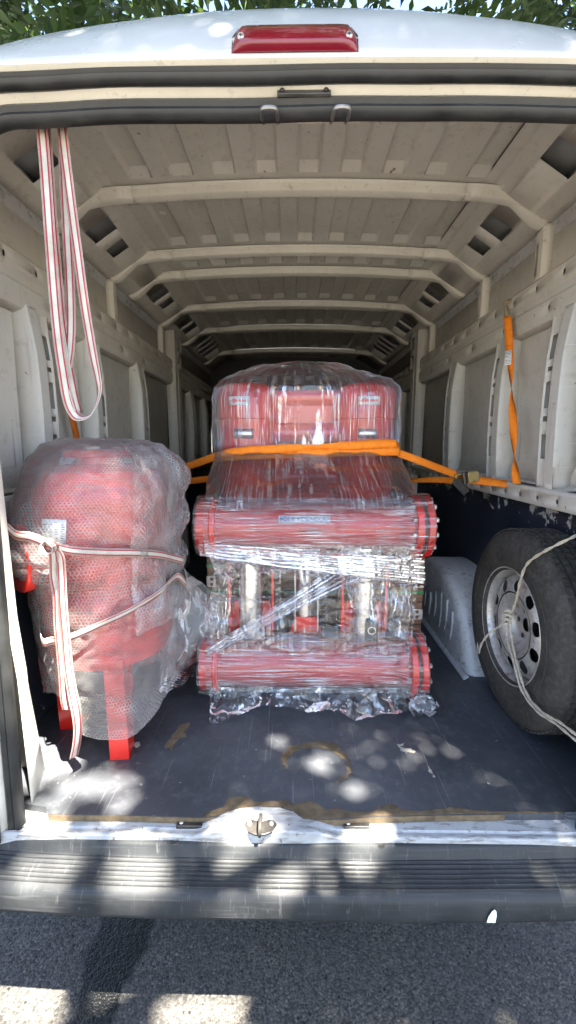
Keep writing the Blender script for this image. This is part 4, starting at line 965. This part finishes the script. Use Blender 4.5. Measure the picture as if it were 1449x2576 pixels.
# disc with a ring of round openings
HN = 10
def discz(r_): return discz0(r_) + .030
def discz0(r_):
    P = [(.025, -.012), (.045, -.012), (.062, -.010), (.075, .004), (.088, .030), (.104, .044), (.125, .048), (.150, .046), (.172, .036), (.186, .016), (.1955, -.004)]
    for i in range(len(P) - 1):
        if r_ <= P[i + 1][0]: q = (r_ - P[i][0]) / (P[i + 1][0] - P[i][0]); return P[i][1] + (P[i + 1][1] - P[i][1]) * max(0, q)
    return P[-1][1]
V = []; Fc = []; hr = .0225; rc = .150; mm = MB()
# radial rings inside and outside the hole ring, and hole sectors between
def disc_ring(rs, n=80): mm.lathe([(r_, discz(r_)) for r_ in rs], Mw, n)
disc_ring([.025, .034, .045, .055, .062, .068, .075, .082, .088, .096, .104, .115, .124]); disc_ring([.176, .182, .186, .191, .1955])
for k in range(HN):
    a0 = 2 * math.pi * k / HN; n = 16; outer = []; inner = []
    half = math.pi / HN
    for j in range(4 * n):
        q = j / n; side = int(q); f_ = q - side
        if side == 0: r_, an = .124, -half + 2 * half * f_
        elif side == 1: r_, an = .124 + (.176 - .124) * f_, half
        elif side == 2: r_, an = .176, half - 2 * half * f_
        else: r_, an = .176 - (.176 - .124) * f_, -half
        p = Vector((r_ * math.cos(a0 + an), r_ * math.sin(a0 + an), discz(r_))); outer.append(Mw @ p)
        lx2 = r_ * math.cos(an) - rc; ly2 = r_ * math.sin(an); th_ = math.atan2(ly2, lx2); hx = rc + hr * math.cos(th_); hy = hr * 1.12 * math.sin(th_); r2 = math.hypot(hx, hy); a2 = math.atan2(hy, hx)
        inner.append(Mw @ Vector((r2 * math.cos(a0 + a2), r2 * math.sin(a0 + a2), discz(r2) + .001)))
    inn2 = [p - (Mw.to_3x3() @ Vector((0, 0, .005))) for p in inner]
    N = 4 * n; mm.add(outer + inner + inn2, [(i, (i + 1) % N, N + (i + 1) % N, N + i) for i in range(N)] + [(N + i, N + (i + 1) % N, 2 * N + (i + 1) % N, 2 * N + i) for i in range(N)])
mm.build('wheel_disc', 'rim_paint', wheel, smooth=40)
for k in range(5):
    a = 2 * math.pi * k / 5 + .3; m = MB(); m.lathe([(.0, .0215), (.009, .0215), (.0095, .0195)], Mw @ Matrix.Translation((.052 * math.cos(a), .052 * math.sin(a), .0)), 12); m.build('bolt_hole', 'black_plastic', wheel, smooth=0)
m = MB(); m.lathe([(.0, .0), (.026, .0)], Mw, 20); m.build('hub_hole', 'black_plastic', wheel, smooth=0)
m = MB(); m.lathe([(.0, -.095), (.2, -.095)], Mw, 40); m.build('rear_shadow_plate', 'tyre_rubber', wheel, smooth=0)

# rope tied through the wheel
def wl(r_, a, h_): return Mw @ Vector((r_ * math.cos(a), r_ * math.sin(a), h_))
hubp = py(1285, 1560, WC.y - .0)
def twist(pts, r_, name, parent, n=8):
    path = ease(pts, n); L = 0; A_ = []; B_ = []
    up = Vector((0, 0, 1))
    for i, p in enumerate(path):
        d = (path[min(i + 1, len(path) - 1)] - path[max(i - 1, 0)]).normalized(); s_ = d.cross(Vector((.3, .2, .9))).normalized(); t2 = d.cross(s_)
        if i: L += (p - path[i - 1]).length
        a = L / (r_ * 5); A_.append(p + (s_ * math.cos(a) + t2 * math.sin(a)) * r_ * .55); B_.append(p - (s_ * math.cos(a) + t2 * math.sin(a)) * r_ * .55)
    m = MB(); m.tube(A_, r_ * .72, 6); m.tube(B_, r_ * .72, 6); return m.build(name, 'rope_fibre', parent)
rope = thing('rope', (WC.x - .1, WC.y, FL), 'pale hemp rope knotted through the spare wheel rim', 'rope')
kn = wl(.03, 2.0, .035); kn = px(1283, 1548, WC.x - .070)
def sk(u, v, x): return px(u, v, x)
twist([kn, sk(1297, 1515, .755), sk(1308, 1465, .735), sk(1322, 1425, .728), sk(1345, 1402, .726), sk(1390, 1376, .730), sk(1440, 1352, .760), sk(1475, 1335, .83)], .0036, 'rope_strand', rope, 10)
twist([kn, sk(1262, 1572, .755), sk(1232, 1592, .738), sk(1212, 1618, .728), sk(1203, 1642, .735), (.775, 1.66, .80)], .0034, 'rope_strand', rope)
twist([kn, sk(1276, 1600, .76), sk(1294, 1670, .738), sk(1312, 1735, .726), sk(1350, 1788, .722), sk(1400, 1822, .722), sk(1449, 1862, .722), sk(1520, 1905, .735)], .0034, 'rope_strand', rope, 10)
twist([kn, sk(1288, 1610, .757), sk(1306, 1690, .735), sk(1328, 1750, .724), sk(1365, 1792, .720), sk(1410, 1818, .720), sk(1455, 1852, .720), sk(1520, 1890, .735)], .0034, 'rope_strand', rope, 10)
for k in range(3):
    c = kn + Vector((-.004, 0, .012 - k * .016)); twist([c + Vector((.006, -.012, .004)), c + Vector((-.010, -.004, .008)), c + Vector((-.010, .010, -.004)), c + Vector((.0, .012, -.010)), c + Vector((-.008, -.006, -.008))], .0042, 'knot', rope)

# ------------------------------------------------------------------ straps
def strap(name, label, cat, group=None, loc=(0, 0, 0)): return thing(name, loc, label, cat, group)
# orange ratchet strap across the machine
rs = strap('ratchet_strap', 'orange ratchet strap tightened around the film-wrapped machine', 'strap', None, (.7, 1.75, 1.41))
fy = 1.715
def seg(pts, wid, half, par, mat, n=8, name='webbing'):
    path = ease(pts, n); nw = len(path)
    if isinstance(wid, list):
        ww = []
        for i in range(nw):
            k = i / (nw - 1) * (len(wid) - 1); j = min(len(wid) - 2, int(k)); ww.append(Vector(wid[j]).lerp(Vector(wid[j + 1]), k - j))
    else: ww = wid
    m = MB(); m.ribbon(path, ww, half); return m.build(name, mat, par, solid=.0018, smooth=60)
up = (0, .1, 1)
rb = py(1165, 1202, 1.80)
L1 = [py(400, 1195, 2.05), py(470, 1174, 1.93), py(545, 1148, 1.765), py(600, 1136, fy), py(700, 1129, fy - .012), py(800, 1127, fy - .004), py(900, 1119, fy - .012), py(985, 1116, fy), py(1001, 1124, fy + .02), py(1006, 1130, 1.80)]
seg(L1, [up, up, up, up, (0, .1, 1), (0, -.55, .75), (0, .3, .9), up, up, up], .0170, rs, 'orange_web')
L2 = [py(545, 1152, 1.765), py(600, 1148, fy + .004), py(760, 1141, fy - .006), py(985, 1136, fy - .004), py(1003, 1140, fy + .03), py(1060, 1161, 1.75), py(1110, 1180, 1.78), py(1150, 1195, 1.80)]
seg(L2, up, .0160, rs, 'orange_web')
seg([py(1150, 1203, 1.83), py(1200, 1208, 1.79), py(1250, 1214, 1.74), py(1300, 1220, 1.70)], [(0, .2, 1), (0, .5, .8), (0, .6, .7), (0, .8, .5)], .020, rs, 'orange_web')
seg([py(1035, 1209, 2.05), py(1100, 1207, 1.95), py(1170, 1212, 1.84)], [(0, .8, .5), (0, .5, .8), (0, .3, .9)], .015, rs, 'orange_web')
seg([py(400, 1214, 2.12), py(470, 1211, 2.12), py(540, 1204, 2.12), py(700, 1203, 2.16), py(1035, 1209, 2.10)], up, .016, rs, 'orange_web')
c = rb
m = MB(); M = Matrix.Translation(c + Vector((.005, -.01, 0))) @ Matrix.Rotation(R(-12), 4, 'Y')
for s_ in (-1, 1): m.obox(M @ Matrix.Translation((0, 0, s_ * .022)), .045, .016, .0015)
m.obox(M @ Matrix.Translation((-.040, 0, 0)), .004, .012, .022); m.obox(M @ Matrix.Translation((.030, -.012, 0)), .022, .003, .020); rt = m.build('ratchet', 'yellow_zinc', rs, bevel=.001)
m = MB(); m.tube([M @ Vector((-.008, -.01, -.027)), M @ Vector((-.008, -.01, .027))], .010, 12); m.lathe([(.006, .023), (.017, .023), (.017, .026), (.006, .026)], M @ Matrix.Translation((-.008, -.01, 0)), 14); m.build('ratchet_spindle', 'dark_metal', rt)
m = MB(); M4 = M @ Matrix.Translation((-.03, -.015, -.03)) @ Matrix.Rotation(R(58), 4, 'Y'); m.obox(M4, .038, .004, .017); m.obox(M4 @ Matrix.Translation((0, -.006, .016)), .036, .004, .0015); m.obox(M4 @ Matrix.Translation((0, -.006, -.016)), .036, .004, .0015); m.build('ratchet_handle', 'dark_metal', rt, bevel=.001)
# twisted hanging strap on the right wall
hs = strap('hook_strap', 'twisted orange strap hanging from a hook on the right wall rail', 'strap', None, (.86, 1.8, 1.40))
def xr(u, v, x=.868): return px(u, v, x)
pts = [xr(1277, 795, .868), xr(1279, 830, .866), xr(1282, 880, .866), xr(1285, 930, .86), xr(1287, 985, .855), xr(1287, 1005, .855), xr(1290, 1050, .855), xr(1292, 1090, .855), xr(1294, 1150, .856), xr(1295, 1165, .856), xr(1297, 1195, .858), xr(1300, 1217, .860)]
Yv = Vector((0, 1, 0)); Xv = Vector((1, 0, 0)); mixv = lambda k: (Yv * math.cos(k) + Xv * math.sin(k))
# angle 0: flat against the wall (seen half edge-on), ~60 deg: facing the camera
ang = [-.5, -.5, -.6, -.8, 2.2 - 3.14, .62, -.7, -.8, .55, .60, -.7, -.9]
th_ = [0, 0, .1, .55, 1.45, 1.75, 2.7, 3.3, 4.5, 4.85, 5.7, 6.2]
A3, B3 = Vector((-.72, .70, 0)), Vector((.70, .72, 0)); path_ = ease(pts, 8); ww_ = []
for i in range(len(path_)):
    k = i / (len(path_) - 1) * 11; j_ = min(10, int(k)); a = th_[j_] + (th_[j_ + 1] - th_[j_]) * (k - j_); ww_.append(A3 * math.cos(a) + B3 * math.sin(a))
m = MB(); m.ribbon(path_, ww_, .0145); m.build('webbing', 'orange_web', hs, solid=.0016, smooth=60)
seg([xr(1277, 795, .864), xr(1279, 830, .862), xr(1281, 868, .862)], [(-.72, .7, 0)] * 3, .0150, hs, 'orange_web', 4, 'strap_end')
hk = xr(1276, 765, .872)
m = MB()
for s_ in (-1, 1): m.tube(ease([hk + Vector((.0, .010 * s_, .0)) + Vector((.012, 0, .012)), hk + Vector((-.006, .010 * s_, .012)), hk + Vector((-.008, .012 * s_, -.004)), xr(1277, 797, .866) + Vector((0, .018 * s_, 0))], 5), .0028, 8)
m.tube([xr(1277, 797, .866) + Vector((0, -.019, 0)), xr(1277, 797, .866) + Vector((0, .019, 0))], .0028, 8); m.build('wire_hook', 'yellow_zinc', hs)
a_, b_ = xr(1279, 882, .856), xr(1277, 918, .852); wv = Vector((-.72, .70, 0)).normalized() * .0125
m = MB(); tg = [a_ - wv, a_ + wv, b_ + wv, b_ - wv]; m.add(tg, [(0, 1, 2, 3)]); tgo = m.build('care_tag', 'label_white', hs, solid=.0006)
m = MB()
for j in range(9):
    c0_, c1_ = .08 + j * .10, .08 + j * .10 + .035; f_ = lambda u_, v_: tg[0].lerp(tg[1], u_).lerp(tg[3].lerp(tg[2], u_), v_) + Vector((-.0008, -.0012, 0))
    e_ = .9 - .25 * ((j * 7) % 3) / 2; m.add([f_(.1, c0_), f_(e_, c0_), f_(e_, c1_), f_(.1, c1_)], [(0, 1, 2, 3)])
m.build('printed_lines', 'label_print', tgo, smooth=0)
# old orange strap on the left wall behind the tank
os_ = strap('wall_strap', 'dull orange strap on the left wall behind the wrapped tank', 'strap', None, (-.85, 1.6, 1.45))
xl = lambda u, v: px(u, v, -.862)
seg([xl(143, 862), xl(155, 930), xl(175, 1020), xl(195, 1110), xl(205, 1150), px(230, 1260, -.80)], (.5, .85, 0), .0135, os_, 'old_orange_web')
m = MB(); m.tube(ease([xl(134, 838), xl(141, 842), xl(142, 862)], 4), .004, 8); m.tube(ease([xl(134, 838) + Vector((0, .02, 0)), xl(141, 842) + Vector((0, .02, 0)), xl(142, 862) + Vector((0, .02, 0))], 4), .004, 8); m.build('wire_hook', 'yellow_zinc', os_)
# striped webbing hanging in loops from the header
hw = strap('hanging_webbing', 'red-striped white webbing hanging in loops from the door header', 'webbing', None, (-.53, 1.03, 2.24))
def yl(u, v, y=1.03): return py(u, v, y)
cx_ = (1, .15, 0)
seg([yl(102, 300, 1.07), yl(106, 330), yl(115, 440), yl(126, 600, 1.025), yl(138, 760), yl(148, 860), yl(158, 930), yl(172, 1010), yl(190, 1045), yl(208, 1052, 1.02), yl(228, 1043, 1.03), yl(243, 1015, 1.04), yl(250, 985, 1.045), yl(247, 955, 1.045), yl(232, 880, 1.04), yl(212, 760, 1.045), yl(196, 640, 1.045), yl(180, 520, 1.045), yl(165, 400, 1.045), yl(157, 330, 1.045), yl(153, 300, 1.08)],
    [cx_, cx_, cx_, cx_, cx_, cx_, cx_, (.9, .4, .0), (.6, .5, .5), (.2, .8, .5), (-.2, .9, .4), (-.6, .8, .2), (-.75, .7, 0), (-.85, .5, 0), (-1, .2, 0), (-1, .1, 0), (-1, .1, 0), (-1, .1, 0), (-1, .1, 0), (-1, .1, 0), (-1, .1, 0)], .0118, hw, 'striped_web')
seg([yl(156, 300, 1.09), yl(158, 340, 1.06), yl(164, 480, 1.062), yl(170, 600, 1.062), yl(176, 720, 1.062), yl(178, 820, 1.058), yl(174, 890, 1.05), yl(166, 940, 1.045), yl(170, 970, 1.04)], (1, .2, 0), .0112, hw, 'striped_web')
seg([yl(112, 300, 1.08), yl(117, 360, 1.05), yl(128, 520, 1.05), yl(142, 680, 1.05), yl(155, 820, 1.05), yl(172, 920, 1.045), yl(186, 990, 1.04), yl(198, 1036, 1.04)], [(1, .2, 0), (1, .3, 0), (1, .4, 0), (1, .5, 0), (.9, .6, 0), (.8, .7, 0), (.6, .9, 0), (.4, 1, 0)], .0112, hw, 'striped_web')
# striped webbing tied round the tank
tw = strap('tied_webbing', 'red-striped white webbing knotted around the bubble-wrapped tank', 'webbing', None, (-.62, 1.07, .62))
def onT(u, v, off=.012):
    """point of the wrapped tank surface along a view ray"""
    r_ = ray(u, v); o = Vector((0, 0, CZ)); rr = .238 + off; A_ = r_.x ** 2 + r_.y ** 2; B_ = 2 * (r_.x * (o.x - TX) + r_.y * (o.y - TY)); C_ = (o.x - TX) ** 2 + (o.y - TY) ** 2 - rr * rr
    D_ = B_ * B_ - 4 * A_ * C_; k = (-B_ - math.sqrt(max(D_, 0))) / (2 * A_); return o + r_ * k
zz_ = Vector((0, 0, 1))
knt = onT(130, 1372, .050)
seg([(-.80, 1.02, 1.28), py(0, 1322, 1.055), py(40, 1345, 1.06), onT(80, 1352, .06), knt], (.0, .1, 1), .0125, tw, 'striped_web')
seg([knt, onT(180, 1385, .035), onT(260, 1390, .018), onT(340, 1391, .010), onT(400, 1395, .008), onT(440, 1404, .006), Vector((TX + .252, TY + .01, onT(455, 1412, .004).z)), Vector((TX + .20, TY + .17, 1.12))], (0, .05, 1), .0118, tw, 'striped_web')
seg([Vector((TX + .20, TY + .17, 1.10)), Vector((TX + .252, TY + .02, 1.09)), onT(445, 1450, .006), onT(400, 1492, .008), onT(330, 1535, .008), onT(260, 1568, .008), onT(180, 1602, .008), onT(130, 1612, .008), onT(104, 1608, .006), Vector((TX - .245, TY + .0, 1.0))], [(0, 0, 1), (.0, 0, 1), (.3, 0, 1), (.3, 0, 1), (.35, 0, 1), (.3, 0, 1), (.2, 0, 1), (0, 0, 1), (0, 0, 1), (0, 0, 1)], .0115, tw, 'striped_web')
seg([knt, onT(150, 1400, .042), onT(155, 1450, .03), onT(158, 1520, .028), onT(165, 1600, .026), onT(172, 1680, .026), onT(182, 1740, .028), py(192, 1790, 1.055), py(196, 1830, 1.06), py(193, 1870, 1.065), py(186, 1905, 1.075)], [(1, 0, 0), (1, 0, 0), (1, 0, 0), (1, 0, 0), (1, 0, 0), (1, .1, 0), (.9, .3, 0), (.7, .6, 0), (.6, .8, 0), (.6, .8, 0), (.6, .8, 0)], .0125, tw, 'striped_web')
seg([knt, onT(135, 1400, .045), onT(137, 1450, .024), onT(145, 1500, .022), onT(147, 1560, .020), onT(152, 1630, .020), onT(158, 1700, .018), onT(162, 1760, .016), onT(168, 1786, .016)], [(1, 0, 0), (1, 0, 0), (.9, .3, 0), (.8, .6, 0), (.9, .4, 0), (1, 0, 0), (1, 0, 0), (1, 0, 0), (1, 0, 0)], .0120, tw, 'striped_web')
m = MB(); path = [knt + Vector((.016 * math.cos(a), -.012 - .006 * math.sin(2 * a), .017 * math.sin(a))) for a in lin(0, 6.6, 16)]; m.ribbon(path, (.2, 1, .1), .011); m.build('knot', 'striped_web', tw, solid=.002)

# ------------------------------------------------------------------ trees
def tree(loc, label, seed, boxes, density, leaf, trunk_pts, holes=None, group='street trees'):
    rnd = random.Random(seed); root = thing('street_tree', loc, label, 'tree', group)
    m = MB()
    for pts, r0, r1 in trunk_pts:
        path = ease(pts, 6); n_ = len(path); m.tube(path, [r0 + (r1 - r0) * (i / (n_ - 1)) for i in range(n_)], 10)
    m.build('trunk', 'bark', root)
    V = []; Fs = []
    def leaflet(p, d, nrm, L, W, hc=None):
        if hc and (hc(p) or hc(p + d * L) or hc(p + d * L * .5)): return
        s_ = d.cross(nrm).normalized() * W; k = len(V); dr = nrm * (-.10 * L)
        V.extend([p, p + d * L * .45 + s_ - dr * .3, p + d * L + dr, p + d * L * .45 - s_ - dr * .3, p + d * L * .5 + dr * .5])
        Fs.extend([(k, k + 4, k + 1), (k + 1, k + 4, k + 2), (k + 2, k + 4, k + 3), (k + 3, k + 4, k)])
    for (x0, x1, y0, y1, z0, z1, n, cull, lf) in boxes:
        for _ in range(n):
            p = Vector((rnd.uniform(x0, x1), rnd.uniform(y0, y1), rnd.uniform(z0, z1)))
            if nz(p.x, p.y, p.z + seed, .9) < -.28: continue
            a = rnd.uniform(0, 6.283); d = Vector((math.cos(a), math.sin(a), rnd.uniform(-1.0, -.05))).normalized(); up_ = Vector((rnd.uniform(-.4, .4), rnd.uniform(-.4, .4), 1)); sd = d.cross(up_).normalized(); nr = sd.cross(d).normalized()
            Lr = lf * rnd.uniform(2.6, 4.0); npair = rnd.randint(4, 6)
            for j in range(npair):
                f_ = (j + .6) / npair; q = p + d * Lr * f_ - Vector((0, 0, .10 * f_ * f_ * Lr))
                for s_ in (-1, 1):
                    dd = (d * .55 + sd * s_ * .85 - Vector((0, 0, .25))).normalized(); leaflet(q, dd, (nr + sd * rnd.uniform(-.4, .4)).normalized(), lf * rnd.uniform(.8, 1.2), lf * .19, holes if cull else None)
            q = p + d * Lr
            leaflet(q, d, nr, lf * 1.1, lf * .2, holes if cull else None)
    me = bpy.data.meshes.new('crown'); me.from_pydata(V, [], Fs); me.materials.append(MATS['leaf']); me.shade_smooth()
    o = bpy.data.objects.new('crown', me); col.objects.link(o); put(o, root); return root
# leaf gaps cut along the sun to throw flecks on the sill, bumper and floor: (x, y, rx, ry) on the plane z = .55
FLECK = [(-.77, 1.13, .10, .070), (-.85, 1.25, .05, .05), (-.72, 1.215, .05, .030), (-.61, 1.05, .085, .030), (-.52, 1.065, .05, .028), (-.47, 1.00, .036, .026), (-.67, .985, .05, .018), (-.60, .855, .085, .032), (-.41, .87, .034, .050), (-.33, .85, .040, .026), (-.14, .885, .03, .04), (-.05, .862, .06, .036), (.15, .885, .032, .045), (.20, .93, .038, .022), (.06, .90, .026, .026), (.17, 1.05, .034, .024), (.08, 1.14, .030, .022), (-.06, 1.24, .03, .018),
         (-.66, .942, .05, .014), (-.13, .94, .04, .018), (.23, .955, .03, .018), (-.62, .755, .12, .045), (-.09, .760, .06, .034), (-.19, .742, .05, .024), (-.40, .782, .03, .020), (-.95, .95, .10, .10)]
def holes(q):
    k = (q.z - .55) / -SUN.z; x = q.x + SUN.x * k; y = q.y + SUN.y * k
    for (cx, cy, rx, ry) in FLECK:
        rx2 = rx + .004; ry2 = ry + .004
        if ((x - cx) / rx2) ** 2 + ((y - cy) / ry2) ** 2 < 1: return True
    return False
tree((3.4, 1.2, 0), 'leafy street tree whose crown hangs over the van roof', 5,
     [(-.4, 3.6, -2.3, .7, 5.4, 7.2, 4200, True, .10), (-3.2, 3.4, 1.9, 3.6, 3.35, 4.7, 2300, False, .095), (-3.4, 4.2, .0, 3.4, 5.2, 6.6, 1900, True, .16)], 1, .095,
     [([(3.4, 1.2, -.05), (3.35, 1.25, 1.5), (3.1, 1.3, 3.0), (2.4, 1.6, 4.4), (1.2, 2.1, 5.0), (-.8, 2.6, 5.1)], .17, .03), ([(3.1, 1.3, 3.0), (2.6, .6, 4.2), (1.6, -.2, 5.0), (.6, -.8, 5.3)], .09, .02)], holes)
tree((-4.2, 6.5, 0), 'leafy street tree standing beyond the left side of the van', 11,
     [(-6.0, -.4, 4.0, 6.5, 4.2, 7.0, 520, False, .11)], 1, .11,
     [([(-4.2, 6.5, -.05), (-4.15, 6.5, 2.5), (-3.9, 6.2, 4.2), (-3.2, 5.6, 6.0)], .16, .04), ([(-4.0, 6.3, 3.8), (-4.6, 5.6, 5.0), (-4.8, 5.0, 6.2)], .08, .02)])
